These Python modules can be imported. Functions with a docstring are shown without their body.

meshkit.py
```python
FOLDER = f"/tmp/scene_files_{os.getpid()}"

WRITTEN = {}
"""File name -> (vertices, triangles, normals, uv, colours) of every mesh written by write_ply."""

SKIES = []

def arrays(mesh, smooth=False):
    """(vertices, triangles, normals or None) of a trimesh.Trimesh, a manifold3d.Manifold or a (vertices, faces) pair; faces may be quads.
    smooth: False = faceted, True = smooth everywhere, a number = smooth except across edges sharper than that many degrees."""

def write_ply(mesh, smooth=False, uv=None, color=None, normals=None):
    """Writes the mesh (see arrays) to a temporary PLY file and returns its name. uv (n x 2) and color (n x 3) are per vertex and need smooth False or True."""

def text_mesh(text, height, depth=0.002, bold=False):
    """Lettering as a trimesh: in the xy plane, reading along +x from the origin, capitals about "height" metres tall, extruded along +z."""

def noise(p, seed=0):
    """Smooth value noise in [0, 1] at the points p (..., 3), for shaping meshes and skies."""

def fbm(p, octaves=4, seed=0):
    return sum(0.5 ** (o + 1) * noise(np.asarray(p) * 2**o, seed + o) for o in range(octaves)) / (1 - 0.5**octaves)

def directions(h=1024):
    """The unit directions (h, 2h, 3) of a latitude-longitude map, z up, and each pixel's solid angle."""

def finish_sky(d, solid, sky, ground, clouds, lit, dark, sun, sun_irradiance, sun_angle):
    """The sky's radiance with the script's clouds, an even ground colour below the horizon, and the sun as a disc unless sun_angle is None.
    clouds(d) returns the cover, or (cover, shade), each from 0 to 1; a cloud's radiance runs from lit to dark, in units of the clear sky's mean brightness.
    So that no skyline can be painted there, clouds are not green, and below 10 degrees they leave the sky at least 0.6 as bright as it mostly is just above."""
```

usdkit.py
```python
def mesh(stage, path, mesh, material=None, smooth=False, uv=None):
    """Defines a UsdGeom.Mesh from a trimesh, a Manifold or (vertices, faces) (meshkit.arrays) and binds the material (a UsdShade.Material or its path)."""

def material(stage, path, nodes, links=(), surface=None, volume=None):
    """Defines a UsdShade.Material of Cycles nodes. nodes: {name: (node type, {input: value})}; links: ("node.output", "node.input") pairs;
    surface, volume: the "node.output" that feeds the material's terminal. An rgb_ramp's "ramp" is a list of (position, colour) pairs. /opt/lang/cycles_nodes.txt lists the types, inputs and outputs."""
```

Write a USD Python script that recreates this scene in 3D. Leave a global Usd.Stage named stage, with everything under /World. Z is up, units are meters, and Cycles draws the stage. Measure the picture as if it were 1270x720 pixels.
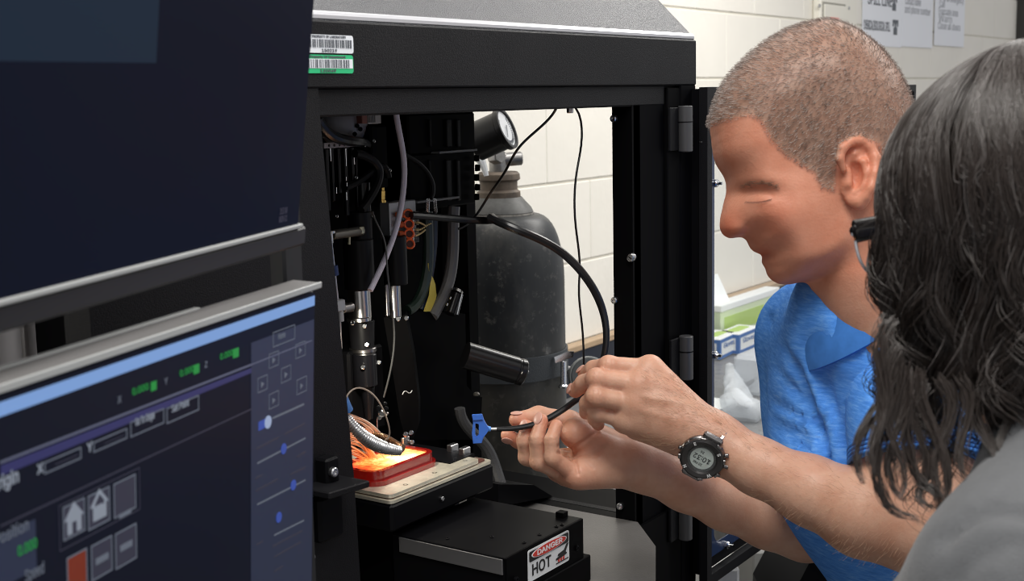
import math, random
import numpy as np, trimesh, manifold3d as m3
import shapely, shapely.geometry as sg
from scipy import ndimage
from scipy.spatial.transform import Rotation as Rot
from scipy.interpolate import RBFInterpolator, CubicSpline
import usdkit, meshkit
from pxr import Usd, UsdGeom, UsdLux, UsdShade, Gf, Sdf, Vt

stage = Usd.Stage.CreateInMemory()
UsdGeom.SetStageUpAxis(stage, 'Z'); UsdGeom.SetStageMetersPerUnit(stage, 1.0)
UsdGeom.Xform.Define(stage, '/World'); UsdGeom.Scope.Define(stage, '/World/Looks')

# ------------------------------------------------------------------ camera
F = 1625.0
CAM = np.array([0.0, 0.0, 1.66])
# columns: the world axes seen by the camera (x right, y down, z forward)
CM = np.array([[0.5654919329175943, -0.8244846751614874, -0.021068797520981508],
               [-0.13144106208822331, -0.06487401038154356, -0.9891989739047122],
               [0.8142125772808004, 0.5621533449165559, -0.14505687090546476]])
cam = UsdGeom.Camera.Define(stage, '/World/camera')
cam.CreateHorizontalApertureAttr(36.0); cam.CreateVerticalApertureAttr(36.0 * 720 / 1270)
cam.CreateFocalLengthAttr(36.0 * F / 1270); cam.CreateFStopAttr(13.0); cam.CreateFocusDistanceAttr(1.5)
cam.CreateClippingRangeAttr(Gf.Vec2f(0.02, 100.0))
cam.CreateExposureAttr(0.0)
mt = np.eye(4); mt[0, :3] = CM[0]; mt[1, :3] = -CM[1]; mt[2, :3] = -CM[2]; mt[3, :3] = CAM
UsdGeom.Xformable(cam).AddTransformOp().Set(Gf.Matrix4d(*mt.ravel().tolist()))

# ------------------------------------------------------------------ light
dome = UsdLux.DomeLight.Define(stage, '/World/room_ambient')
dome.CreateIntensityAttr(0.17); dome.CreateColorAttr(Gf.Vec3f(0.98, 0.98, 1.0))
def rect_light(name, loc, w, h, inten, color=(1.0, 0.97, 0.92), rot=(0, 0, 0)):
    l = UsdLux.RectLight.Define(stage, '/World/' + name)
    l.CreateWidthAttr(w); l.CreateHeightAttr(h); l.CreateIntensityAttr(inten); l.CreateColorAttr(Gf.Vec3f(*color))
    l.AddTranslateOp().Set(Gf.Vec3d(*loc)); l.AddRotateXYZOp().Set(Gf.Vec3f(*rot))
for i, (x, y, k) in enumerate([(0.45, 0.15, 12.0), (2.9, -0.6, 12.0), (1.7, 1.05, 3.5), (3.2, 0.7, 12.0)]):
    rect_light('ceiling_lamp' + ('_%03d' % i if i else ''), (x, y, 2.72), 0.6, 1.2, k)

# ------------------------------------------------------------------ helpers
def ray(px, py): return np.array([(px - 635) / F, (py - 360) / F, 1.0]) @ CM
def at(px, py, d): return CAM + d * ray(px, py)
def on(axis, px, py, val):
    r = ray(px, py); return CAM + r * (val - CAM[axis]) / r[axis]
onX = lambda px, py, v: on(0, px, py, v)
onY = lambda px, py, v: on(1, px, py, v)
onZ = lambda px, py, v: on(2, px, py, v)
def on_plane(px, py, p0, n):
    r = ray(px, py); return CAM + r * ((np.asarray(p0) - CAM) @ n) / (r @ n)
def project(p):
    c = (np.asarray(p) - CAM) @ CM.T; return np.stack([c[..., 0] / c[..., 2] * F + 635, c[..., 1] / c[..., 2] * F + 360], -1)
V = lambda *a: np.array(a, float)
def unit(v): v = np.asarray(v, float); return v / np.linalg.norm(v)
CR, CD, CF = CM[0], CM[1], CM[2]        # camera right, down, forward in the world

_used = {}
def numbered(parent, name):
    k = parent + '/' + name; n = _used.get(k, 0); _used[k] = n + 1
    return k if n == 0 else '%s_%03d' % (k, n)
LOC = {'/World': np.zeros(3)}
def setd(p, label=None, cat=None, group=None, kind=None):
    for k, v in (('label', label), ('category', cat), ('group', group), ('kind', kind)):
        if v: p.SetCustomDataByKey(k, v)
    return p
def thing(name, label=None, cat=None, loc=(0, 0, 0), group=None, kind=None):
    path = numbered('/World', name); x = UsdGeom.Xform.Define(stage, path)
    x.AddTranslateOp().Set(Gf.Vec3d(*map(float, loc))); LOC[path] = np.asarray(loc, float)
    setd(x.GetPrim(), label, cat, group, kind); return path
def tri(mesh):
    if isinstance(mesh, trimesh.Trimesh): return mesh
    v, f, _ = meshkit.arrays(mesh); return trimesh.Trimesh(v, f, process=False)
def obj(name, mesh, mat, parent='/World', smooth=30, label=None, cat=None, group=None, kind=None, loc=None):
    """one Mesh prim; the mesh is given in world coordinates"""
    if isinstance(mesh, (list,)): mesh = cat_(mesh)
    path = numbered(parent, name); t = tri(mesh).copy()
    if parent == '/World':
        o = np.asarray(loc if loc is not None else [*t.bounds.mean(0)[:2], t.bounds[0, 2]], float)
    else:
        o = np.zeros(3)
    base = LOC[parent] + o
    t.apply_translation(-base); LOC[path] = base
    m = usdkit.mesh(stage, path, t, mat, smooth)
    if parent == '/World': m.AddTranslateOp().Set(Gf.Vec3d(*o.tolist()))
    setd(m.GetPrim(), label, cat, group, kind); return path
def cat_(ms): return trimesh.util.concatenate([tri(m) for m in ms])
def bxs(x0, x1, y0, y1, z0, z1, c=0.0):
    """box with chamfered edges, world axes"""
    lo = np.minimum([x0, y0, z0], [x1, y1, z1]); hi = np.maximum([x0, y0, z0], [x1, y1, z1])
    if c <= 0:
        b = trimesh.creation.box(hi - lo); b.apply_translation((lo + hi) / 2); return b
    c = min(c, 0.45 * (hi - lo).min()); pts = []
    for s in np.ndindex(2, 2, 2):
        p = np.where(s, hi, lo).astype(float)
        for k in range(3):
            q = np.where(np.array(s) == 1, hi - c, lo + c).astype(float); q[k] = p[k]; pts.append(q)
    return tri(m3.Manifold.hull_points(np.array(pts)))
def frame_mesh(mesh, o, x, y=None, z=None):
    """mesh in local axes -> world: origin o, axes x, y, z"""
    x = unit(x)
    if z is None: y = unit(np.asarray(y) - x * (x @ np.asarray(y))); z = np.cross(x, y)
    elif y is None: z = unit(np.asarray(z) - x * (x @ np.asarray(z))); y = np.cross(z, x)
    m = mesh.copy(); T = np.eye(4); T[:3, 0], T[:3, 1], T[:3, 2], T[:3, 3] = x, y, z, o
    m.apply_transform(T); return m
def cyl(p, q, r, r2=None, n=24, c=0.0):
    """cylinder or cone from p to q with optional chamfer"""
    p, q = np.asarray(p, float), np.asarray(q, float); L = np.linalg.norm(q - p); r2 = r if r2 is None else r2
    prof = [[0, 0], [r - c, 0], [r, c], [r2, L - c], [r2 - c, L], [0, L]] if c > 0 else [[0, 0], [r, 0], [r2, L], [0, L]]
    return lathe(prof, p, q - p, n)
def lathe(prof, o, axis, n=32):
    m = trimesh.creation.revolve(np.array(prof, float), sections=n)
    z = unit(axis); a = V(1, 0, 0) if abs(z[0]) < .9 else V(0, 1, 0); x = unit(np.cross(a, z))
    return frame_mesh(m, o, x, np.cross(z, x))
def spline(pts, n=60):
    pts = np.asarray(pts, float); t = np.r_[0, np.cumsum(np.linalg.norm(np.diff(pts, axis=0), axis=1))]
    return CubicSpline(t, pts)(np.linspace(0, t[-1], n))
def tube(pts, r, n=10, cap=True):
    """swept round tube along points, r scalar or per point"""
    pts = np.asarray(pts, float); N = len(pts); r = np.broadcast_to(np.asarray(r, float), (N,))
    T = np.gradient(pts, axis=0); T /= np.linalg.norm(T, axis=1)[:, None] + 1e-12
    u = np.cross(T[0], V(0, 0, 1) if abs(T[0][2]) < .9 else V(1, 0, 0)); u /= np.linalg.norm(u); U = [u]
    for i in range(1, N):
        u = U[-1] - T[i] * (T[i] @ U[-1]); U.append(u / np.linalg.norm(u))
    U = np.array(U); W = np.cross(T, U); a = np.linspace(0, 2 * np.pi, n, endpoint=False)
    v = (pts[:, None] + r[:, None, None] * (np.cos(a)[None, :, None] * U[:, None] + np.sin(a)[None, :, None] * W[:, None])).reshape(-1, 3)
    i, j = np.meshgrid(np.arange(N - 1), np.arange(n), indexing='ij'); b = (j + 1) % n
    f = np.stack([i * n + j, i * n + b, (i + 1) * n + b, (i + 1) * n + j], -1).reshape(-1, 4)
    f = np.vstack([f[:, [0, 1, 2]], f[:, [0, 2, 3]]])
    if cap:
        v = np.vstack([v, pts[0], pts[-1]]); k = np.arange(n); k2 = (k + 1) % n
        f = np.vstack([f, np.stack([np.full(n, N * n), k2, k], 1), np.stack([np.full(n, N * n + 1), (N - 1) * n + k, (N - 1) * n + k2], 1)])
    return trimesh.Trimesh(v, f, process=False)
def prism(poly, o, x, y, depth):
    """polygon (list or shapely) in the plane o, x, y extruded by depth along x cross y"""
    g = poly if hasattr(poly, 'geom_type') else sg.Polygon(poly)
    ms = [trimesh.creation.extrude_polygon(p, abs(depth), engine='earcut') for p in getattr(g, 'geoms', [g])]
    m = trimesh.util.concatenate(ms)
    if depth < 0: m.apply_translation([0, 0, depth])
    return frame_mesh(m, o, x, y)
def rrect(x0, y0, x1, y1, r): return sg.box(x0 + r, y0 + r, x1 - r, y1 - r).buffer(r, 6)
def text_on(s, height, o, x, y, depth=0.0003, bold=False, width=None):
    m = meshkit.text_mesh(s, height, depth, bold)
    if width: m.apply_scale([width / max(m.bounds[1, 0], 1e-6), 1, 1])
    return frame_mesh(m, o, x, y)
def screw(p, axis, r=0.004, h=0.003):
    a = unit(axis); head = lathe([[0, h * .55], [r * .45, h * .55], [r * .5, h], [r * .8, h], [r, h * .7], [r, -h * .5], [0, -h * .5]], p, a, 14); return head

# ------------------------------------------------------------------ organic surfaces: distance field on a grid, surface nets
class Field:
    def __init__(s, lo, hi, h):
        s.lo = np.asarray(lo, float); s.h = h; s.n = np.ceil((np.asarray(hi) - s.lo) / h).astype(int) + 1
        s.v = np.full(s.n, 0.05, np.float32)
    def grid(s, lo, hi):
        a = np.clip(np.floor((lo - s.lo) / s.h).astype(int), 0, s.n); b = np.clip(np.ceil((hi - s.lo) / s.h).astype(int) + 1, 0, s.n)
        if (b <= a).any(): return None, None
        sl = tuple(slice(i, j) for i, j in zip(a, b))
        g = np.meshgrid(*[s.lo[k] + s.h * np.arange(a[k], b[k]) for k in range(3)], indexing='ij')
        return sl, np.stack(g, -1).astype(np.float32)
    def _mix(s, sl, d, k, sub):
        a = s.v[sl]
        if sub:
            a, d = -a, d
            h = np.clip(0.5 + 0.5 * (d - a) / k, 0, 1); s.v[sl] = -(d * (1 - h) + a * h - k * h * (1 - h))
        else:
            h = np.clip(0.5 + 0.5 * (d - a) / k, 0, 1); s.v[sl] = d * (1 - h) + a * h - k * h * (1 - h)
    def cap(s, p, q, r1, r2=None, k=0.006, sub=False):
        p, q = np.asarray(p, float), np.asarray(q, float); r2 = r1 if r2 is None else r2; R = max(r1, r2) + k + 2 * s.h
        sl, g = s.grid(np.minimum(p, q) - R, np.maximum(p, q) + R)
        if sl is None: return
        ba = q - p; l2 = max(ba @ ba, 1e-12); t = np.clip(((g - p) @ ba) / l2, 0, 1)
        d = np.linalg.norm(g - p - t[..., None] * ba, axis=-1) - (r1 + (r2 - r1) * t)
        s._mix(sl, d, k, sub)
    def chain(s, pts, rs, k=0.006, sub=False):
        for i in range(len(pts) - 1): s.cap(pts[i], pts[i + 1], rs[i], rs[i + 1], k, sub)
    def ell(s, c, r, axes=None, k=0.006, sub=False):
        c, r = np.asarray(c, float), np.asarray(r, float) * np.ones(3); R = r.max() + k + 2 * s.h
        sl, g = s.grid(c - R, c + R)
        if sl is None: return
        l = g - c
        if axes is not None: l = l @ np.asarray(axes, float).T
        k0 = np.linalg.norm(l / r, axis=-1); k1 = np.linalg.norm(l / (r * r), axis=-1)
        s._mix(sl, k0 * (k0 - 1) / np.maximum(k1, 1e-9), k, sub)
    def mesh(s, smooth=0, offset=0.0):
        return surface_nets(s.v - offset, s.lo, s.h, smooth)
def taubin(m, it):
    from scipy import sparse
    e = m.edges_unique; n = len(m.vertices); a = sparse.coo_matrix((np.ones(2 * len(e)), (np.r_[e[:, 0], e[:, 1]], np.r_[e[:, 1], e[:, 0]])), (n, n)).tocsr()
    w = np.maximum(np.asarray(a.sum(1)).ravel(), 1)[:, None]; v = np.array(m.vertices)
    for _ in range(it):
        for k in (.5, -.52): v = v + k * (a @ v / w - v) * (w > 1.5)
    m.vertices = v
def surface_nets(v, lo, h, smooth=0):
    v = np.pad(v, 1, constant_values=0.05); lo = np.asarray(lo) - h; n = v.shape
    ins = v < 0; c = [slice(None, -1), slice(1, None)]
    cnt = sum(ins[c[i], c[j], c[k]].astype(np.int8) for i, j, k in np.ndindex(2, 2, 2))
    cells = np.argwhere((cnt > 0) & (cnt < 8)); idx = np.full([m - 1 for m in n], -1, np.int64); idx[tuple(cells.T)] = np.arange(len(cells))
    acc = np.zeros((len(cells), 3)); num = np.zeros(len(cells))
    for ax in range(3):
        o1, o2 = [k for k in range(3) if k != ax]
        for a, b in np.ndindex(2, 2):
            s = np.zeros(3, int); s[o1], s[o2] = a, b; e = s.copy(); e[ax] = 1
            va, vb = v[tuple((cells + s).T)], v[tuple((cells + e).T)]; m = (va < 0) != (vb < 0)
            t = np.where(m, va / np.where(m, va - vb, 1), 0); p = s + t[:, None] * (e - s)
            acc[m] += p[m]; num[m] += 1
    P = lo + h * (cells + acc / num[:, None]); faces = []
    for ax in range(3):
        o1, o2 = (ax + 1) % 3, (ax + 2) % 3
        a = [slice(1, -1)] * 3; a[ax] = slice(0, -1); b = list(a); b[ax] = slice(1, None)
        A, B = ins[tuple(a)], ins[tuple(b)]; e = np.argwhere(A != B); 
        off = np.ones(3, int); off[ax] = 0; flip = ~A[tuple(e.T)]; e = e + off
        d1 = np.zeros(3, int); d1[o1] = 1; d2 = np.zeros(3, int); d2[o2] = 1
        q = np.stack([idx[tuple(x.T)] for x in (e - d1 - d2, e - d2, e, e - d1)], 1); q[flip] = q[flip][:, ::-1]; faces.append(q)
    q = np.vstack(faces); m = trimesh.Trimesh(P, np.vstack([q[:, [0, 1, 2]], q[:, [0, 2, 3]]]), process=False)
    if smooth: taubin(m, smooth)
    return m

def curves(name, strands, widths, mat, parent='/World', label=None, cat=None, group=None, kind=None):
    path = numbered(parent, name); c = UsdGeom.BasisCurves.Define(stage, path); base = LOC[parent]
    c.CreateTypeAttr('linear'); c.CreateCurveVertexCountsAttr(Vt.IntArray([len(s) for s in strands]))
    c.CreatePointsAttr(Vt.Vec3fArray.FromNumpy((np.vstack(strands) - base).astype(np.float32)))
    w = np.concatenate([np.broadcast_to(wi, (len(s),)) for wi, s in zip(widths, strands)]) if isinstance(widths, list) else np.full(sum(map(len, strands)), widths)
    c.CreateWidthsAttr(Vt.FloatArray.FromNumpy(w.astype(np.float32))); c.SetWidthsInterpolation('vertex')
    UsdShade.MaterialBindingAPI.Apply(c.GetPrim()).Bind(mat); setd(c.GetPrim(), label, cat, group, kind); return path

# ------------------------------------------------------------------ materials
MATS = {}
def mat(name, col, rough=0.5, metal=0.0, var=0.0, vs=8.0, bump=0.0, bs=200.0, rv=0.0, spec=0.5, emit=None, es=0.0, sss=0.0, coat=0.0, col2=None, stretch=None, det=4.0, sheen=0.0):
    """a principled material; var mixes in col2 (or a darker col) by noise, bump adds fine relief, rv varies the roughness"""
    if name in MATS: return MATS[name]
    p = {'base_color': col, 'roughness': rough, 'metallic': metal, 'specular_ior_level': spec, 'coat_weight': coat, 'sheen_weight': sheen}
    if emit is not None: p.update(emission_color=emit, emission_strength=es)
    if sss: p.update(subsurface_weight=sss, subsurface_scale=0.006, subsurface_radius=(1.0, 0.35, 0.2))
    n = {'p': ('principled_bsdf', p), 'tc': ('texture_coordinate', {})}; l = []
    src = 'tc.object'
    if stretch:
        n['mp'] = ('mapping', {'scale': stretch}); l.append(('tc.object', 'mp.vector')); src = 'mp.vector'
    if var:
        c2 = col2 if col2 is not None else tuple(c * (1 - var) for c in col)
        n['nz'] = ('noise_texture', {'scale': vs, 'detail': det, 'roughness': 0.6})
        n['rp'] = ('rgb_ramp', {'ramp': [(0.3, c2), (0.68, col)]}); l += [(src, 'nz.vector'), ('nz.fac', 'rp.fac'), ('rp.color', 'p.base_color')]
    if rv:
        n['nr'] = ('noise_texture', {'scale': vs * 1.7, 'detail': 3.0}); n['mr'] = ('map_range', {'from_min': 0.3, 'from_max': 0.7, 'to_min': max(rough - rv, 0.02), 'to_max': min(rough + rv, 1)})
        l += [(src, 'nr.vector'), ('nr.fac', 'mr.value'), ('mr.result', 'p.roughness')]
    if bump:
        n['nb'] = ('noise_texture', {'scale': bs, 'detail': 3.0}); n['b'] = ('bump', {'strength': bump, 'distance': 0.002})
        l += [(src, 'nb.vector'), ('nb.fac', 'b.height'), ('b.normal', 'p.normal')]
    MATS[name] = usdkit.material(stage, '/World/Looks/' + name, n, l, surface='p.BSDF'); return MATS[name]
def emitmat(name, col, s):
    if name not in MATS: MATS[name] = usdkit.material(stage, '/World/Looks/' + name, {'p': ('principled_bsdf', {'base_color': tuple(c * .2 for c in col), 'roughness': 0.4, 'emission_color': col, 'emission_strength': s})}, [], surface='p.BSDF')
    return MATS[name]
# ------------------------------------------------------------------ the room
wallm = [mat('wall_paint_%d' % i, c, rough=0.62, bump=0.35, bs=55.0, var=0.05, vs=5.0) for i, c in enumerate([(0.82, 0.79, 0.72), (0.83, 0.80, 0.73), (0.81, 0.78, 0.71)])]
mortar = mat('wall_mortar', (0.66, 0.63, 0.55), rough=0.8)
YW = 1.726
w = thing('wall_back', kind='structure')
obj('mortar_bed', bxs(-1.0, 9.0, YW + 0.004, YW + 0.15, 0, 3.0), mortar, w, smooth=False)
courses = [0.826, 1.044, 1.2485, 1.4525, 1.705, 1.9, 2.1, 2.3]
rng = random.Random(3)
for ci in range(len(courses) - 1):
    z0, z1 = courses[ci], courses[ci + 1]
    x = 2.0 + (0.2 if ci % 2 else 0.0) + 0.06
    while x < 8.4:
        obj('block', bxs(x + 0.0006, x + 0.4 - 0.0006, YW + rng.uniform(0, 0.0006), YW + 0.05, z0 + 0.003, z1 - 0.003, 0.002), wallm[rng.randrange(3)], w, smooth=False)
        x += 0.4
tall = [(-1.0, 2.06, 0.0, 3.0), (2.06, 9.0, 0.0, 0.826), (2.06, 9.0, 2.3, 3.0)]
obj('block_face', [bxs(a, b, YW + 0.001, YW + 0.05, c, d) for a, b, c, d in tall], wallm[0], w, smooth=False)
obj('floor', bxs(-2.5, 9.0, -2.5, YW + 0.15, -0.1, 0.0), mat('floor_vinyl', (0.36, 0.35, 0.33), rough=0.4, var=0.25, vs=30.0), smooth=False, kind='structure')
t = thing('door_1', kind='structure')
darkwood = mat('dark_trim', (0.035, 0.033, 0.03), rough=0.5, var=0.3)
obj('door_frame', bxs(7.08, 7.2, YW - 0.05, YW + 0.02, 0, 2.2, 0.004), darkwood, t); obj('door_leaf', bxs(7.2, 8.1, YW - 0.03, YW + 0.01, 0, 2.17, 0.003), mat('door_leaf_paint', (0.05, 0.048, 0.045), rough=0.5, bump=0.1), t)
obj('door_handle', cyl((7.3, YW - 0.1, 1.02), (7.3, YW - 0.03, 1.02), 0.012, c=0.003), mat('brushed_steel', (0.55, 0.55, 0.56), 0.3, 1.0), t)

# electrical cover on the wall
cream = mat('cream_cover', (0.78, 0.755, 0.67), rough=0.45, bump=0.1)
A = onY(1007, 28, YW); B = onY(1053, 28, YW)
t = thing('switch_box', 'cream surface-mounted switch box on the block wall above the man', 'switch box', (A[0], YW, 1.86))
obj('cover_plate', bxs(A[0], B[0], YW - 0.03, YW, 1.84, 2.12, 0.006), cream, t)
a2 = onY(1021, 10, YW - .03); b2 = onY(1047, 10, YW - .03)
obj('inner_door', bxs(a2[0], b2[0], YW - 0.036, YW - 0.028, 1.85, 1.955, 0.002), cream, t)
obj('door_rim', prism(sg.box(a2[0] - .008, 1.845, b2[0] + .008, 1.962).difference(sg.box(a2[0], 1.85, b2[0], 1.955)), (0, YW - .0295, 0), (1, 0, 0), (0, 0, 1), 0.0025), mat('seam_grey', (0.30, 0.29, 0.25), 0.6), t, smooth=False)
r0 = onY(1031, 27, YW - .04); r1 = onY(1041, 27, YW - .04)
obj('red_tag', bxs(r0[0], r1[0], YW - 0.04, YW - 0.03, 1.894, 1.912, 0.001), mat('red_tag', (0.62, 0.17, 0.14), 0.5), t, label='small red tag on the switch box door')
for px, py in ((1016, 7), (1052.5, 10)):
    p = onY(px, py, YW - .03); obj('screw', screw(p, (0, -1, 0), 0.006, 0.004), mat('brushed_steel', (0.55,) * 3), t)

# notices on the wall
paper = mat('notice_paper', (0.80, 0.82, 0.87), rough=0.55); ink = mat('notice_ink', (0.10, 0.11, 0.13), 0.6); inkg = mat('notice_ink_grey', (0.27, 0.28, 0.31), 0.6)
def notice(name, label, px0, px1, pyb, rows, i):
    a, b = onY(px0, pyb, YW), onY(px1, pyb, YW); y = YW - 0.002 - 0.0012 * i
    t = thing(name, label, 'notice', (a[0], y, min(a[2], b[2])), group=None)
    obj('sheet', bxs(a[0], b[0], y - 0.0006, y + 0.0006, a[2], a[2] + 0.36), paper, t, smooth=False)
    for kind, q0, q1, txt, h in rows:
        p, q = onY(*q0, y - .0008), onY(*q1, y - .0008)
        obj('heading' if kind == 'h' else 'line_of_text', text_on(txt, h, p, (1, 0, 0), (0, 0, 1), 0.0004, kind == 'h', width=abs(q[0] - p[0])), ink if kind == 'h' else inkg, t, smooth=False)
    return t, y
t, y = notice('spill_notice', 'left white notice with two bold headings and telephone symbols', 1068, 1117, 56, [('h', (1076, 4.5), (1106, 4.5), 'SPILL LINE', 0.04), ('h', (1071, 36), (1104, 33), 'CHEMICAL/BIOLOGICAL SPILL', 0.034)], 0)
for px, py in ((1110.5, 33), (1109, 3)):
    c = onY(px, py, y - .001); obj('telephone_symbol', prism(sg.box(-.022, -.032, .022, -.004).union(sg.box(-.034, .012, .034, .026)).union(sg.box(-.034, .0, -.018, .02)).union(sg.box(.018, .0, .034, .02)).union(sg.box(-.01, -.006, .01, .014)), c, (1, 0, 0), (0, 0, 1), 0.0004), ink, t, smooth=False)
notice('contact_notice', 'middle white notice with two lines of grey text', 1117, 1155, 57.5, [('l', (1122.5, 5), (1142, 6), 'Contact name', 0.03), ('l', (1122, 15.5), (1154, 17), 'and phone number', 0.03)], 1)
notice('instruction_notice', 'right-hand white notice with five short lines of grey text', 1157, 1194, 56, [('l', (1170, 1), (1195, 2.5), 'In an emergency', 0.03), ('l', (1165, 8.5), (1172, 8), 'Call', 0.03), ('l', (1164, 17.5), (1188, 18.5), 'Evacuate area', 0.03), ('l', (1164, 26.5), (1180.5, 27), 'Warn', 0.03), ('l', (1163, 35.5), (1191, 36), 'Close all doors', 0.03)], 2)

# bench along the wall
benchtop = mat('bench_top', (0.20, 0.20, 0.205), rough=0.38, var=0.15, vs=20.0, rv=0.1)
t = thing('lab_bench', 'long grey-topped lab bench with dark backsplash along the block wall', 'bench', (1.98, 1.1, 0))
obj('worktop', bxs(1.995, 5.6, 1.08, YW - .004, 0.885, 0.92, 0.004), benchtop, t)
t2 = thing('backsplash', 'navy backsplash with a tan wood top strip fixed to the wall behind the bench', 'backsplash', (2.05, YW - .03, .921))
obj('backsplash_board', bxs(2.05, 5.6, YW - 0.03, YW - .001, 0.921, 1.031, 0.002), mat('backsplash_navy', (0.022, 0.026, 0.038), 0.45), t2)
obj('wood_trim', bxs(2.05, 5.6, YW - 0.033, YW - .001, 1.031, 1.047, 0.002), mat('wood_trim', (0.50, 0.36, 0.23), 0.5, var=0.3, vs=10.0, stretch=(1, 8, 8)), t2)
obj('cabinet_body', bxs(2.03, 5.55, 1.14, YW - .004, 0.1, 0.885, 0.004), mat('cabinet_grey', (0.45, 0.44, 0.41), 0.5), t)
obj('toe_kick', bxs(2.05, 5.5, 1.2, YW - .004, 0.0, 0.1), mat('toe_black', (0.03,) * 3, 0.6), t)
for i in range(6):
    d = obj('cabinet_door', bxs(2.04 + i * .585, 2.04 + i * .585 + .575, 1.12, 1.14, 0.13, 0.86, 0.003), mat('cabinet_grey', (0.45,) * 3), t)
    obj('handle', bxs(2.28 + i * .585, 2.38 + i * .585, 1.10, 1.12, 0.79, 0.80, 0.003), mat('brushed_steel', (0.55,) * 3), d)

# ------------------------------------------------------------------ things on the bench
white_p = mat('white_carton', (0.80, 0.82, 0.82), 0.5); lime = mat('lime_print', (0.42, 0.58, 0.16), 0.5); blue_p = mat('blue_print', (0.06, 0.16, 0.42), 0.45)
def carton(name, label, corner_px, z, ex, ey, ez, ang, group=None):
    o = onZ(*corner_px, z); c, s = math.cos(ang), math.sin(ang)
    t = thing(name, label, 'box', o, group)
    X, Y = V(c, s, 0), V(-s, c, 0)
    place = lambda m: frame_mesh(m, o, X, Y)
    return t, place, (ex, ey, ez)
# two glove cartons: white faces, blue edges (front corner towards the camera)
def glove_box(name, label, corner_px, z, ex, ey, ez, ang, writing):
    t, P, _ = carton(name, label, corner_px, z, ex, ey, ez, ang)
    obj('carton', P(bxs(0, ex, 0, ey, 0, ez, 0.003)), white_p, t)
    obj('blue_lid_band', P(cat_([bxs(-.0006, ex + .0006, -.0006, ey + .0006, ez - .014, ez - .004)])), blue_p, t, smooth=False)
    obj('blue_base_band', P(bxs(-.0006, ex + .0006, -.0006, ey + .0006, .003, .012)), blue_p, t, smooth=False)
    [obj('blue_corner_band', P(bxs(a, a + .0108, -.0008, .01, .003, ez - .004)), blue_p, t, smooth=False) for a in (-.0008, ex - .01)]
    obj('green_top_panel', P(prism(rrect(.02, .02, ex - .02, ey - .02, .015), (0, 0, ez - .0002), (1, 0, 0), (0, 1, 0), .0008)), lime, t, smooth=False)
    obj('lettering', P(text_on(writing, .014, (ex * .18, -.0008, ez * .5), (1, 0, 0), (0, 0, 1), .0005, width=ex * .6)), blue_p, t, smooth=False)
    obj('lettering', P(text_on(writing, .014, (-.0008, ey * .82, ez * .5), (0, -1, 0), (0, 0, 1), .0005, width=ey * .6)), blue_p, t, smooth=False)
    return t
glove_box('glove_box', 'white and blue carton with grey-green panel nearest the door frame on the bench', (893, 447), .921, .135, .07, .062, math.radians(4), 'Gloves')
glove_box('glove_box', 'white and blue carton right of its twin in front of the green box', (916.5, 440), .921, .145, .065, .062, math.radians(2), 'Gloves')
t, P, _ = carton('green_box', 'lime green carton standing behind the blue and white cartons', (894.5, 432.4), .921, .42, .045, .125, 0.0)
obj('carton', P(bxs(0, .42, 0, .045, 0, .125, .003)), mat('pale_green', (0.62, 0.72, 0.48), 0.5), t); obj('lime_band', P(cat_([bxs(.02, .3, -.0012, 0, .04, .09)])), lime, t, smooth=False)
obj('white_top', P(bxs(-.002, .422, -.002, .047, .108, .128, .002)), white_p, t)
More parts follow.
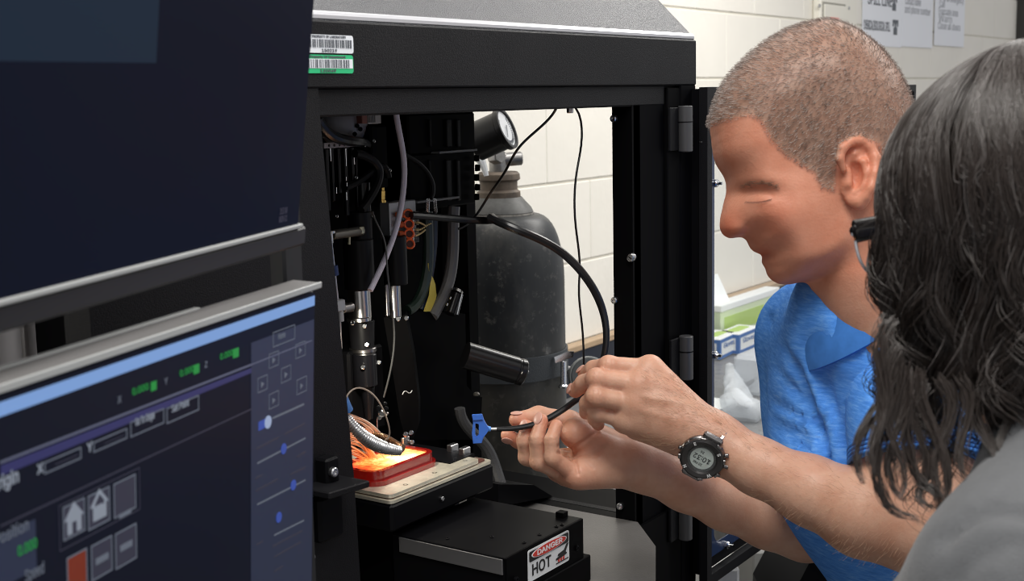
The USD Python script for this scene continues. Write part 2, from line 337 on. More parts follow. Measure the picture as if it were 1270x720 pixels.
# sheet of paper leaning
p0, p1 = onZ(884, 402, .985), onZ(917, 398, .985)
q = at(886, 341, (p0 - CAM) @ CF * 1.0 + .02)
sheet = trimesh.Trimesh([p0, p1, p0 + (q - p0) * 1.02 + (p1 - p0) * .12, q], [[0, 1, 2], [0, 2, 3]], process=False)
sm = trimesh.Trimesh(np.vstack([sheet.vertices, sheet.vertices + V(0.001, .0015, .0005)]), [[0, 1, 2], [0, 2, 3], [6, 5, 4], [7, 6, 4], [0, 4, 1], [1, 4, 5], [1, 5, 2], [2, 5, 6], [2, 6, 3], [3, 6, 7], [3, 7, 0], [0, 7, 4]], process=False)
obj('paper_sheet', sm, mat('white_sheet', (0.86, 0.88, 0.88), 0.5), smooth=False, label='white sheet of paper leaning on the green carton', cat='paper')
# clear bag with white bottle
o = onZ(938, 512, .921)
pl = mat('plastic_film', (0.80, 0.83, 0.86), 0.25, spec=0.6)
if 'film' not in MATS:
    MATS['film'] = usdkit.material(stage, '/World/Looks/film', {'t': ('transparent_bsdf', {'color': (0.93, 0.95, 0.97)}), 'd': ('principled_bsdf', {'base_color': (0.85, 0.88, 0.92), 'roughness': 0.25}), 'm': ('mix_closure', {'fac': 0.42})}, [('t.BSDF', 'm.closure1'), ('d.BSDF', 'm.closure2')], surface='m.closure')
t = thing('plastic_bag', 'crumpled clear plastic bag with a white label standing on the bench', 'bag', o)
f = Field(o + V(-.35, -.2, -.03), o + V(.2, .3, .34), .009)
b0, b1, b2, b3 = onZ(905, 505, .95), onZ(935, 500, .955), at(905, 430, 3.0), at(898, 470, 2.95)
f.cap(onZ(909, 505, .945), onZ(934, 510, .943), .020, .024, .02); f.cap(onZ(912, 506, .95), onZ(904, 446, .94) * .5 + at(903, 446, 3.15) * .5, .026, .006, .03); f.cap(onZ(930, 508, .95), onZ(912, 470, .97), .022, .014, .02)
bm = f.mesh(2); nz = meshkit.fbm(bm.vertices * 28, 3, 5) - .5; bm.vertices += bm.vertex_normals * nz[:, None] * .022
obj('film', bm, MATS['film'], t, smooth=25)
obj('bottle_inside', tube(spline([onZ(912, 486, .95), onZ(922, 496, .948), onZ(928, 501, .947)], 14), np.r_[.006, np.full(12, .013), .009], 14), mat('white_bottle', (0.82, 0.83, 0.85), 0.35), t, label='white bottle lying inside the bag')
lb = o + V(-.05, -.055, .0); obj('label_sticker', frame_mesh(bxs(0, .11, 0, .05, 0, .001), o + V(-.06, -.05, .015), (1, .12, 0), (0, .3, 1)), white_p, t, smooth=False)
obj('label_sticker_lines', frame_mesh(cat_([bxs(.01, .1, .008 + k * .009, .011 + k * .009, .001, .0015) for k in range(4)]), o + V(-.06, -.05, .015), (1, .12, 0), (0, .3, 1)), inkg, t, smooth=False)
o = onZ(884, 512, .92); obj('white_tray', prism(rrect(0, 0, .16, .2, .012), o + V(-.06, -.02, .0), (1, 0, 0), (0, 1, 0), .012), white_p, label='flat white plate lying on the bench beside the bag', cat='tray')
o = onZ(896, 470, .92)
t = thing('dark_pouch', 'dark padded pouch on the bench just behind the door stile', 'pouch', o)
f = Field(o + V(-.25, -.1, -.02), o + V(.12, .25, .22), .008); f.ell(o + V(-.08, .06, .07), (.12, .05, .075), k=.02); f.ell(o + V(-.1, .06, .12), (.07, .04, .05), k=.03)
obj('pouch_body', f.mesh(2), mat('navy_cloth', (0.03, 0.035, 0.045), 0.8, bump=.3, bs=300.), t, smooth=True)
o = onZ(942, 500, .92); obj('clear_tub', [bxs(o[0] + .06, o[0] + .2, o[1] + .0, o[1] + .1, .921, 1.02, .01)], MATS['film'], label='clear plastic tub behind the bag by the man\'s sleeve', cat='tub')
pw = onZ(938, 473, .928); obj('bench_pen', cyl(pw + V(-.1, 0, 0), pw + V(.08, .02, 0), .006, c=.001), mat('pen_grey', (0.12, 0.12, 0.13), 0.4), label='dark pen lying on the bench behind the bag', cat='pen')
o = onZ(733, 606, .92); obj('black_binder', frame_mesh(bxs(-.05, .32, 0, .16, 0, .035, .003), o + V(0, .02, .0005), (1, .25, 0), (0, 1, 0)), mat('slab_black', (0.022, 0.023, 0.028), 0.5), label='black flat binder on the bench behind the hand', cat='slab')  # flat dark slab lying on the worktop under the white carton
o = onZ(752, 590, .957); obj('white_carton', frame_mesh(bxs(-.02, .16, 0, .08, 0, .05, .002), o + V(0, .06, 0), (1, .25, 0), (0, 1, 0)), white_p, label='small white carton on the black binder', cat='carton')

# ------------------------------------------------------------------ gas cylinder and its clamp
gc = at(620, 300, 2.30)[:2]; R = .1125
steel = mat('brushed_steel', (0.55,) * 3); chrome = mat('chrome', (0.72, 0.73, 0.75), 0.16, 1.0)
cylm = usdkit.material(stage, '/World/Looks/cylinder_paint', {
    'tc': ('texture_coordinate', {}), 'mp': ('mapping', {'scale': (1, 1, 0.45)}), 'n1': ('noise_texture', {'scale': 9.0, 'detail': 6.0, 'roughness': 0.65}), 'r1': ('rgb_ramp', {'ramp': [(0.35, (0.012, 0.014, 0.017)), (0.55, (0.020, 0.023, 0.026)), (0.74, (0.07, 0.068, 0.062))]}),
    'n2': ('noise_texture', {'scale': 55.0, 'detail': 5.0, 'roughness': 0.7}), 'r2': ('rgb_ramp', {'ramp': [(0.56, (0, 0, 0)), (0.76, (1, 1, 1))]}), 'mx': ('mix', {'color2': (0.14, 0.135, 0.125)}),
    'sx': ('separate_xyz', {}), 'low': ('map_range', {'from_min': 1.27, 'from_max': 1.16, 'to_min': 0.0, 'to_max': 0.75, 'clamp': True}), 'mx2': ('mix', {'color2': (0.085, 0.075, 0.058)}), 'wv': ('noise_texture', {'scale': 40.0, 'detail': 3.0}), 'mm': ('math', {'math_type': 'multiply'}),
    'p': ('principled_bsdf', {'roughness': 0.42}), 'b': ('bump', {'strength': 0.25, 'distance': 0.002})},
    [('tc.object', 'mp.vector'), ('mp.vector', 'n1.vector'), ('n1.fac', 'r1.fac'), ('tc.object', 'n2.vector'), ('n2.fac', 'r2.fac'), ('r1.color', 'mx.color1'), ('r2.color', 'mx.fac'),
     ('tc.object', 'sx.vector'), ('sx.z', 'low.value'), ('tc.object', 'wv.vector'), ('wv.fac', 'mm.value1'), ('low.result', 'mm.value2'), ('mx.color', 'mx2.color1'), ('mm.value', 'mx2.fac'), ('mx2.color', 'p.base_color'), ('n1.fac', 'b.height'), ('b.normal', 'p.normal')], surface='p.BSDF')
zs = onY(650, 268, gc[1] - .05)[2]
zsh = at(698, 352, 2.25)[2]      # where the straight wall begins
zn = at(620, 268, 2.25)[2]       # neck foot
zc = at(620, 248, 2.25)[2]
t = thing('gas_cylinder', 'tall scuffed black gas cylinder standing behind the machine against the bench', 'gas cylinder', (gc[0], gc[1], 0))
prof = [[0, 0], [R - .012, 0], [R, .015], [R, zsh]]
for a in np.linspace(0, 1, 12)[1:]:
    prof.append([.058 + (R - .058) * math.cos(a * math.pi / 2) ** 0.75, zsh + (zn - zsh) * math.sin(a * math.pi / 2)])
prof += [[.056, zn + .004], [0, zn + .004]]
obj('cylinder_body', lathe(prof, (gc[0], gc[1], 0), (0, 0, 1), 72), cylm, t)
obj('neck_flange', lathe([[0, 0], [.058, 0], [.060, .004], [.056, .012], [.045, .024], [.040, .030], [0, .030]], (gc[0], gc[1], zn), (0, 0, 1), 48), mat('neck_grey', (0.12, 0.12, 0.115), 0.55, var=.5, vs=40.), t)
obj('weld_bead', lathe([[.055, 0], [.0615, .0015], [.0615, .004], [.055, .0055]], (gc[0], gc[1], zn - .002), (0, 0, 1), 48), mat('bead_pale', (0.38, 0.36, 0.33), 0.6, var=.8, vs=90.), t)
obj('neck_ring', lathe([[0, 0], [.036, 0], [.038, .003], [.038, .012], [.033, .016], [.033, .03], [.038, .034], [.037, .043], [.033, .047], [0, .047]], (gc[0], gc[1], zn + .027), (0, 0, 1), 48), mat('neck_rust', (0.20, 0.155, 0.115), 0.6, 0.2, var=.6, vs=30., col2=(0.07, 0.055, 0.045)), t)
zv = zn + .074
v = obj('valve', [lathe([[0, 0], [.016, 0], [.016, .03], [.012, .034], [.012, .06], [0, .06]], (gc[0], gc[1], zv), (0, 0, 1), 20), cyl((gc[0], gc[1], zv + .02), (gc[0] + .03, gc[1] - .03, zv + .022), .012, c=.002)], mat('valve_metal', (0.42, 0.41, 0.40), 0.35, 1.0, var=.4, vs=60.), t)
kc = at(612, 193, 2.2); obj('valve_nut', cyl(kc + CR * .012, kc - CR * .002 + CF * .02, .013, n=6, c=.002), mat('valve_metal', (0,) * 3), t)
obj('valve_tag', [tube(spline([kc - CR * .03 - CD * .005, kc - CR * .018 + CD * .015, kc - CR * .012 + CD * .034], 14), np.linspace(.010, .004, 14), 8)], mat('tag_white', (0.82, 0.84, 0.86), 0.35), t, label='white paper tag tied to the cylinder valve')
# regulator gauge
g0 = at(590, 165, 2.0); ga = unit(at(622, 155, 2.0) - at(594, 165, 2.0) + CF * -.012)
t = thing('pressure_gauge', 'round black pressure gauge with a white dial above the gas cylinder', 'gauge', g0)
gp = at(626, 160, 1.99); axis = unit(CR * .86 - CD * .34 - CF * .36)
base = gp - axis * .055
obj('gauge_case', lathe([[0, 0], [.026, 0], [.030, .004], [.030, .05], [.033, .052], [.033, .060], [.0285, .060], [.0285, .056], [0, .056]], base, axis, 40), mat('gauge_black', (0.012, 0.012, 0.013), 0.28), t)
obj('dial', cyl(base + axis * .0562, base + axis * .0568, .028, n=40), mat('dial_white', (0.80, 0.82, 0.84), 0.4), t, smooth=False)
ax1 = unit(np.cross(axis, V(0, 0, 1))); ax2 = np.cross(axis, ax1)
tk = [frame_mesh(bxs(.0195, .0245 if k % 5 else .026, -.0005, .0005, 0, .0004), base + axis * .057, ax1 * math.cos(a) + ax2 * math.sin(a), np.cross(axis, ax1 * math.cos(a) + ax2 * math.sin(a))) for k, a in enumerate(np.linspace(-.7, 3.9, 31))]
obj('dial_marks', tk, ink, t, smooth=False)
obj('needle', frame_mesh(prism([(-.006, -.0012), (.018, -.0004), (.018, .0004), (-.006, .0012)], (0, 0, 0), (1, 0, 0), (0, 1, 0), .0004), base + axis * .0585, ax1 * .6 + ax2 * .8, np.cross(axis, ax1 * .6 + ax2 * .8)), ink, t, smooth=False)
obj('stem', cyl(base, base - axis * .03 - V(0, 0, .012), .009, n=16, c=.001), mat('valve_metal', (0,) * 3), t)
zst = at(660, 462, 2.2)[2]
t = thing('cylinder_clamp', 'dark strap clamp round the gas cylinder with a steel wing bolt', 'clamp', (gc[0], gc[1], zst - .02))
obj('strap', lathe([[R + .0005, 0], [R + .004, 0], [R + .004, .042], [R + .0005, .042], [R + .0005, 0]], (gc[0], gc[1], zst - .022), (0, 0, 1), 64), mat('strap_grey', (0.055, 0.062, 0.07), 0.6, bump=.3, bs=400.), t)
wb = at(699, 462, 2.25)
obj('bolt', [cyl(wb + CD * .022, wb - CD * .020, .0055, c=.001), lathe([[0, 0], [.009, 0], [.0095, .003], [.007, .006], [0, .006]], wb + CD * .026, -CD, 20)], chrome, t)
obj('wing', [frame_mesh(tri(m3.Manifold.hull_points(np.array([(-.014, -.004, -.003), (.016, .006, -.003), (.018, .016, -.002), (.008, .016, -.003), (-.016, .006, -.003), (-.014, -.004, .004), (.016, .006, .003), (.018, .016, .002), (.008, .016, .003), (-.016, .006, .003)]))), wb - CD * .021, CR, -CD)], chrome, t, label='chrome wing of the clamp bolt')
obj('bench_bracket', bxs(gc[0] + R * .6, 2.02, gc[1] + .02, gc[1] + .05, zst - .02, zst + .02, .003), mat('strap_grey', (0,) * 3), t)
kp = at(729, 468, 2.32); obj('round_knob', lathe([[0, 0], [.034, 0], [.037, .004], [.037, .012], [.033, .016], [0, .017]], kp, -CF * .92 + CR * .2 - CD * .15, 40), mat('knob_grey', (0.10, 0.105, 0.105), 0.5, bump=.2, bs=150.), t, label='round grey clamp knob')
obj('knob_rim', lathe([[.0345, .0], [.0375, .003], [.0378, .008], [.036, .013], [.0345, .0135]], kp + CF * -.002, -CF * .92 + CR * .2 - CD * .15, 40), mat('knob_rim_grey', (0.30, 0.31, 0.30), 0.45), t)
obj('knob_stem', cyl(kp + CF * .0, V(kp[0], gc[1] + .035, zst), .008), steel, t)
# ------------------------------------------------------------------ the machine: a black enclosure with a hood, posts, floor and an opened door
powder = mat('powder_black', (0.0065, 0.0065, 0.008), rough=0.5, bump=0.3, bs=900.0, rv=0.06, vs=6.0, spec=.16)
hoodm = mat('hood_powder', (0.058, 0.060, 0.068), rough=0.36, bump=0.9, bs=650.0, spec=0.7)
inner = mat('inner_black', (0.0025, 0.0025, 0.003), rough=0.5, spec=0.04)
satin = mat('satin_black', (0.004, 0.004, 0.005), rough=0.38, spec=.08)
steel = mat('brushed_steel', (0.55,) * 3); silver = mat('turned_silver', (0.62, 0.60, 0.57), 0.24, 1.0, var=.15, vs=40.)
YF = 0.79; XL = 0.60; XR = 1.576; ZB = 1.736; ZH = 1.673; ZO = 1.647; FZ = 1.121; YB = 1.08; SX = 1.416
t = ENC = thing('printer_enclosure', 'black benchtop machine enclosure with sloping hood and open front', 'machine', (1.1, YF, 0.72))
def profile(pts, x0, x1):   # (y, z) polygon extruded along x
    return prism(pts, (x0, 0, 0), (0, 1, 0), (0, 0, 1), x1 - x0)
c = .004
obj('hood', profile([(YF, ZH), (YF, ZB - c), (YF + c * .6, ZB), (YF + .13, ZB + .125), (YB + .06, ZB + .125), (YB + .06, ZH)], XL, XR), hoodm, t, smooth=False)
obj('bright_edge', profile([(YF - .0005, ZB - .004), (YF - .0005, ZB - .001), (YF + .0012, ZB + .0016), (YF + .0026, ZB + .0028), (YF + .004, ZB - .004)], XL, XR), mat('edge_highlight', (0.55, 0.55, 0.58), 0.35, 0.5), t, smooth=False, label='pale strip painted as the highlight on the hood edge')  # lighter strip paints in the highlight along the chamfer
obj('front_fascia', bxs(XL, XR - .0005, YF - .004, YF + .002, ZH - .001, ZB - .006, .0015), powder, t)
obj('lower_rail', bxs(XL, 1.50, YF + .003, YF + .03, ZO, ZH, .002), powder, t)
obj('rail_groove', bxs(XL, 1.51, YF + .006, YF + .02, ZH - .007, ZH + .003), inner, t, smooth=False)
obj('inner_roof', bxs(.82, SX, YF + .03, YB, ZO + .03, ZO + .045), inner, t, smooth=False)
# front right post with its inner jamb and outer strips
obj('right_post', bxs(SX + .002, 1.532, YF + .004, YF + .032, .72, ZH + .002, .002), mat('post_black', (0.0022, 0.0022, 0.003), 0.5, spec=.03), t)
obj('post_strip', bxs(1.532, XR, YF - .003, YF + .03, .72, ZH, .002), mat('post_black', (0.0022, 0.0022, 0.003), 0.5, spec=.03), t)
obj('post_return', bxs(1.50, 1.534, YF - .001, YF + .006, .72, ZH - .004, .0015), inner, t)
obj('side_frame', prism(sg.box(YF + .004, .72, YB + .06, ZH).difference(sg.box(YF + .032, FZ, 1.049, ZO + .01)), (SX, 0, 0), (0, 1, 0), (0, 0, 1), .02), inner, t, smooth=False)
obj('right_cover', prism(sg.box(YF + .03, .72, YB + .06, ZH).difference(sg.box(YF + .04, FZ - .0, 1.06, ZO + .012)), (SX + .022, 0, 0), (0, 1, 0), (0, 0, 1), .012), powder, t, smooth=False)
for px, py in ((762, 147), (763, 372), (770, 627), (784, 318), (783, 320)):
    obj('screw', screw(onX(px, py, SX - .001) if px < 775 else onX(px, py, SX - .001), (-1, 0, 0), .0045, .005), steel, t)
obj('screw', screw(onY(707, 136, YF + .028), (0, 0, -1), .004, .004), steel, t)
obj('back_panel', bxs(.82, 1.40, YB, YB + .012, .72, ZH), inner, t, smooth=False)
obj('left_panel', bxs(.80, .82, YF + .03, YB + .06, .72, ZH, .002), inner, t)
# left post, leaning a little, behind the monitors
lw = [onY(394, 147, YF), onY(437, 590, YF), onY(445, 720, YF)]
obj('left_post', prism([(XL, ZH), (lw[0][0], ZH), (lw[0][0] + .001, ZO), (lw[1][0], lw[1][2]), (lw[2][0], lw[2][2]), (lw[2][0] + .02, .72), (XL, .72)], (0, YF - .002, 0), (1, 0, 0), (0, 0, 1), -.03), powder, t, smooth=False)
obj('left_jamb', prism([(lw[0][0] - .012, ZO), (lw[0][0], ZO), (lw[1][0] - .0005, lw[1][2]), (lw[2][0] - .0005, lw[2][2]), (lw[2][0] - .012, lw[2][2])], (0, YF + .02, 0), (1, 0, 0), (0, 0, 1), -.03), inner, t, smooth=False)
# latch on the left post: ledge plate, block, screw, bracket
l0, l1 = onY(389, 607, YF - .02), onY(440, 592, YF - .02)
lt = obj('latch_plate', frame_mesh(bxs(0, np.linalg.norm(l1 - l0), -.03, .012, -.006, 0, .001), l0 + V(0, .012, 0), l1 - l0, (0, 1, 0)), powder, t)
b = onY(409, 583, YF - .012); obj('latch_block', bxs(b[0] - .008, b[0] + .009, YF - .016, YF - .001, b[2] - .012, b[2] + .012, .002), satin, lt)
obj('latch_screw', screw(onY(413, 585, YF - .018), (0, -1, 0), .0045, .003), steel, lt)
b = onY(412, 640, YF - .01); obj('latch_bracket', bxs(b[0] - .02, b[0] + .012, YF - .014, YF, b[2] - .02, b[2] + .022, .003), satin, lt)
obj('latch_screw', screw(onY(386, 690, YF - .004), (0, -1, 0), .003, .003), steel, lt)
# floor plate and base
FP = [(.82, YB), (SX, YB), (SX, YF), (1.347, .727), (1.25, .675), (1.12, .60), (.70, .60), (.70, YF), (.82, YF)]
obj('floor_plate', prism(FP, (0, 0, FZ - .006), (1, 0, 0), (0, 1, 0), .006), mat('floor_plate_grey', (0.145, 0.139, 0.134), 0.42, 0.15, var=.08, vs=30., bump=.15, bs=500.), t, smooth=False)
obj('base_body', prism([(XL + .01, .605), (1.115, .605), (1.245, .68), (1.342, .732), (1.405, .789), (XR - .03, .789), (XR - .03, YB + .05), (XL + .01, YB + .05)], (0, 0, .72), (1, 0, 0), (0, 1, 0), FZ - .008 - .72), inner, t, smooth=False)
for i, (x, y) in enumerate(((.7, .65), (1.5, .65), (.7, 1.05), (1.5, 1.05))):
    obj('foot', lathe([[0, 0], [.03, 0], [.03, .012], [.022, .03], [0, .03]], (x, y, .69), (0, 0, 1), 24), inner, t)
# hinges
hm = mat('hinge_black', (0.05, 0.05, 0.053), 0.4)
for (p0, p1) in (((850, 131), (850, 188)), ((851, 416), (851, 470)), ((850, 610), (850, 668))):
    a, bq = onY(*p0, YF - .012), onY(*p1, YF - .012); bq = V(a[0], a[1], bq[2])
    h = obj('hinge', cyl(a, bq, .0095, n=20, c=.001), hm, t); obj('hinge_leaf', bxs(a[0] - .03, a[0] - .004, YF - .006, YF - .002, bq[2] + .002, a[2] - .002, .0008), powder, h)
    obj('hinge_collar', cyl(a - V(0, 0, .02), a - V(0, 0, .021), .0102, n=20), inner, h)
# door, swung right round so that it runs on along the front plane
D0, D1 = 1.563, 2.42; yd = .775; dz0, dz1 = 1.006, 1.667
film = mat('door_film_navy', (0.020, 0.035, 0.085), 0.22, spec=0.6)
d = obj('door', prism(sg.box(D0, dz0, D1, dz1).difference(rrect(1.603, 1.039, D1 - .045, dz1 - .045, .016)), (0, yd + .024, 0), (1, 0, 0), (0, 0, 1), .024), satin, t, smooth=False, label='black framed door with a clear window standing open to the right')
obj('door_lip', prism(sg.box(D0 - .002, dz0 - .016, D1 + .002, dz1 + .002).difference(sg.box(D0 + .012, dz0 - .001, D1 - .01, dz1 - .01)), (0, yd + .0, 0), (1, 0, 0), (0, 0, 1), .012), powder, d, smooth=False)
obj('blue_film', prism(sg.box(D0 + .028, 1.022, D1 - .02, dz1 - .028).difference(rrect(1.603, 1.039, D1 - .045, dz1 - .045, .016)), (0, yd - .0006, 0), (1, 0, 0), (0, 0, 1), .0012), film, d, smooth=False, label='dark blue reflective film strip round the window')
if 'pane' not in MATS:
    MATS['pane'] = usdkit.material(stage, '/World/Looks/pane', {'t': ('transparent_bsdf', {'color': (0.97, 0.98, 0.985)}), 'g': ('glossy_bsdf', {'roughness': 0.02}), 'm': ('mix_closure', {'fac': 0.05})}, [('t.BSDF', 'm.closure1'), ('g.BSDF', 'm.closure2')], surface='m.closure')
obj('window_pane', bxs(1.595, D1 - .04, yd + .010, yd + .014, 1.032, dz1 - .04), MATS['pane'], d, smooth=False)
for px, py in ((885.5, 227), (885, 440), (900, 675)):
    p = onY(px, py, yd - .002); obj('screw', [screw(p, (0, -1, 0), .0055, .006), cyl(p, p + V(0, -.012, 0), .0022, n=10)], chrome, d)
b = onY(876, 178, yd - .0015); obj('tape_label', bxs(b[0] - .012, b[0] + .010, yd - .0028, yd - .0012, b[2] - .009, b[2] + .009), mat('tape_lilac', (0.30, 0.31, 0.42), 0.4), d, smooth=False, label='small pale tape label on the door stile')
obj('screw', screw(onY(870, 176, yd - .002), (0, -1, 0), .003, .003), steel, d)
# the two barcode stickers
stw = mat('sticker_white', (0.80, 0.83, 0.88), 0.4); stg = mat('sticker_green', (0.02, 0.50, 0.20), 0.4)
def barcode(name, label, tl, br, base, top_txt, bot_txt, strip=None):
    a, b = onY(*tl, YF - .0045), onY(*br, YF - .0045); w, h = b[0] - a[0] + .012, a[2] - b[2]; y = YF - .0045
    o = V(b[0] - w, y, b[2]); P = lambda m: frame_mesh(m, o, (1, 0, 0), (0, 0, 1))
    s = obj(name, prism(rrect(0, 0, w, h, .0025), o, (1, 0, 0), (0, 0, 1), .0006), base, t, smooth=False, label=label)
    if strip: obj('white_strip', P(prism(sg.box(.001, h * .27, w - .001, h * .78), (0, 0, .0006), (1, 0, 0), (0, 1, 0), .0003)), stw, s, smooth=False)
    rr = random.Random(len(name)); bars = []; x = w * .06
    while x < w * .93:
        bw = rr.choice([.0008, .0012, .002]); bars.append(bxs(x, x + bw, h * .30, h * .74, .0008, .0012)); x += bw + rr.choice([.0008, .0012, .0018])
    obj('bars', P(cat_(bars)), ink, s, smooth=False, kind='stuff')
    obj('caption', text_on(top_txt, h * .13, o + V(w * .14, -.0009, h * .83), (1, 0, 0), (0, 0, 1), .0003, True, width=w * .7), ink, s, smooth=False)
    obj('number', text_on(bot_txt, h * .16, o + V(w * .32, -.0009, h * .06), (1, 0, 0), (0, 0, 1), .0003, True, width=w * .32), ink, s, smooth=False)
barcode('barcode_sticker', 'white barcode sticker at the top', (389, 42.5), (438, 66.5), stw, 'PROPERTY OF LABORATORY', '150219')
barcode('asset_sticker', 'green barcode sticker with a white strip, under the white one', (386, 67.5), (438, 91), stg, 'Property Of Department', '120049', True)

# ------------------------------------------------------------------ stage with the glowing hot plate
HZ = 1.243; SY = .87
t = STG = thing('heated_stage', 'black motion stage with a polished top plate under the glowing red hot tile', 'stage', (1.12, .97, FZ))
x0, x1 = 1.027, 1.215
obj('base_block', bxs(x0 + .0, x1, SY, YB - .004, 1.206, HZ - .0065, .003), satin, t)
obj('column', bxs(x0 + .03, x1 - .045, SY + .025, YB - .006, FZ, 1.206), inner, t, smooth=False)
obj('column_block', bxs(x1 - .09, x1 - .015, SY + .04, SY + .1, FZ, 1.206, .002), satin, t)
plate = mat('polished_plate', (0.78, 0.73, 0.60), 0.30, .55, var=.15, vs=25., rv=.08)
obj('lower_plate', prism(rrect(x0 + .001, SY + .001, x1 - .001, YB - .008, .006), (0, 0, HZ - .006), (1, 0, 0), (0, 1, 0), .0035), plate, t)
obj('plate_gap', prism(rrect(x0 + .006, SY + .006, x1 - .006, YB - .012, .006), (0, 0, HZ - .003), (1, 0, 0), (0, 1, 0), .002), mat('gap_red', (0.10, 0.03, 0.02), 0.5), t, smooth=False)
obj('upper_plate', prism(rrect(x0 + .004, SY + .004, x1 - .02, YB - .010, .008), (0, 0, HZ - .001), (1, 0, 0), (0, 1, 0), .004), plate, t)
for px, py in ((454, 608), (503, 605), (577, 575), (539, 590)):
    p = onZ(px, py, HZ - .001); obj('screw', screw(V(np.clip(p[0], x0 + .004, x1 - .004), max(p[1], SY + .003), HZ - .001), (0, 0, 1), .0035, .004), mat('copper_screw', (0.45, 0.25, 0.18), 0.3, 1.0), t)
obj('right_plate', bxs(x1 - .056, x1 - .008, SY + .022, YB - .02, HZ - .003, HZ + .0042), satin, t)
for px, py in ((562, 558), (577, 562)):
    p = onZ(px, py, HZ + .004); obj('clip', bxs(p[0] - .008, p[0] + .006, p[1] - .004, p[1] + .004, HZ, HZ + .012, .001), steel, t)
obj('screw', screw(onY(548, 618, SY - .0005), (0, -1, 0), .0028, .002), steel, t)
# hot tile
tz = HZ + .003
qa, qb, qc = onZ(479, 584.5, tz + .012), onZ(539, 564, tz + .012), onZ(515, 550.5, tz + .012)
poly = rrect(1.045, qa[1] - .003, qb[0] + .008, qc[1] + .012, .016)
hp = onZ(500, 568, tz + .0135)
hot = usdkit.material(stage, '/World/Looks/hot_ceramic', {
    'ge': ('geometry', {}), 'di': ('vector_math', {'math_type': 'distance', 'vector2': tuple(hp)}), 'h': ('map_range', {'from_min': 0.0, 'from_max': 0.085, 'to_min': 1.0, 'to_max': 0.0}), 'n': ('noise_texture', {'scale': 75.0, 'detail': 4.0, 'roughness': 0.65}),
    'ad': ('math', {'math_type': 'multiply_add', 'value2': 0.9, 'value3': -0.45}), 'su': ('math', {'math_type': 'add', 'use_clamp': True}),
    'r': ('rgb_ramp', {'ramp': [(0.0, (0.50, 0.015, 0.008)), (0.25, (0.9, 0.05, 0.012)), (0.5, (1.0, 0.22, 0.04)), (0.75, (1.0, 0.55, 0.18)), (1.0, (1.0, 0.85, 0.50))]}),
    'st': ('map_range', {'from_min': 0.0, 'from_max': 1.0, 'to_min': 0.5, 'to_max': 3.2}), 'p': ('principled_bsdf', {'base_color': (0.35, 0.02, 0.015), 'roughness': 0.35})},
    [('ge.position', 'di.vector1'), ('di.value', 'h.value'), ('ge.position', 'n.vector'), ('n.fac', 'ad.value1'), ('ad.value', 'su.value1'), ('h.result', 'su.value2'), ('su.value', 'r.fac'), ('r.color', 'p.emission_color'), ('su.value', 'st.value'), ('st.result', 'p.emission_strength')], surface='p.BSDF')
t = thing('hot_tile', 'glowing red-hot ceramic tile with rounded corners on the machine stage', 'hot plate', (*np.array(poly.centroid.coords[0]), tz))
side = mat('red_glow_side', (0.16, 0.004, 0.004), 0.22, emit=(1.0, 0.025, 0.01), es=0.06, coat=.4)
obj('tile_side', prism(poly.difference(poly.buffer(-.006)), (0, 0, tz), (1, 0, 0), (0, 1, 0), .0155), side, t)
obj('tile_skirt', prism(poly.buffer(.004), (0, 0, tz - .0005), (1, 0, 0), (0, 1, 0), .006), side, t)
top = poly.buffer(-.0055); 
obj('glowing_top', prism(top, (0, 0, tz + .0115), (1, 0, 0), (0, 1, 0), .002), hot, t, smooth=False, label='yellow-orange incandescent top face')
# work lamp inside the hood that lights the tile
wl = UsdLux.DiskLight.Define(stage, '/World/stage_lamp'); wl.CreateRadiusAttr(.012); wl.CreateIntensityAttr(330.0); wl.CreateColorAttr(Gf.Vec3f(1, .93, .78))
wp = V(1.06, .93, 1.40); tgt = onZ(470, 585, HZ); zz = unit(wp - tgt); xx = unit(np.cross(V(0, 1, 0), zz)); yy = np.cross(zz, xx)
mm = np.eye(4); mm[0, :3], mm[1, :3], mm[2, :3], mm[3, :3] = xx, yy, zz, wp
UsdGeom.Xformable(wl).AddTransformOp().Set(Gf.Matrix4d(*mm.ravel().tolist()))

# ------------------------------------------------------------------ the slide-out heater box with the warning label
ty = .74; tx0, tx1 = 1.049, 1.199; tz1 = 1.196
t = thing('heater_drawer', 'low black heater box with a silver flank and a hot-surface warning label', 'heater box', ((tx0 + tx1) / 2, ty, FZ))
obj('box_body', bxs(tx0 + .001, tx1, ty + .001, SY + .02, FZ + .008, tz1 - .001, .001), satin, t)
obj('top_cover', bxs(tx0, tx1 + .001, ty, SY + .02, tz1 - .002, tz1, .0008), mat('cover_black', (0.004, 0.004, 0.005), 0.38, spec=.06), t)
sA, sB = onX(495, 663.5, tx0), onX(623, 690, tx0); sC = onX(623, 712.6, tx0)
obj('silver_flank', bxs(tx0 - .001, tx0 + .001, ty + .003, sA[1], sC[2], tz1 - .002, .0004), mat('flank_silver', (0.30, 0.30, 0.31), 0.36, 0.8), t, label='matt silver left flank')
obj('face_plate', bxs(tx0, tx1, ty - .002, ty + .001, FZ + .004, tz1, .0006), inner, t)
k0 = onY(731.8, 687, ty - .003); obj('bottom_bracket', bxs(tx0 - .005, k0[0], ty - .004, ty + .06, FZ + .0, k0[2], .001), inner, t)
k = onY(715, 679, ty - .002); obj('screw', screw(k, (0, -1, 0), .003, .002), satin, t)
k = onY(640, 718, ty - .004); obj('screw', screw(k, (0, -1, 0), .003, .002), satin, t)
for px, py in ((555, 668), (610, 666), (650, 673), (669, 663), (690, 653), (697, 651)):
    obj('screw', screw(onZ(px, py, tz1), (0, 0, 1), .0022, .0012), satin, t)
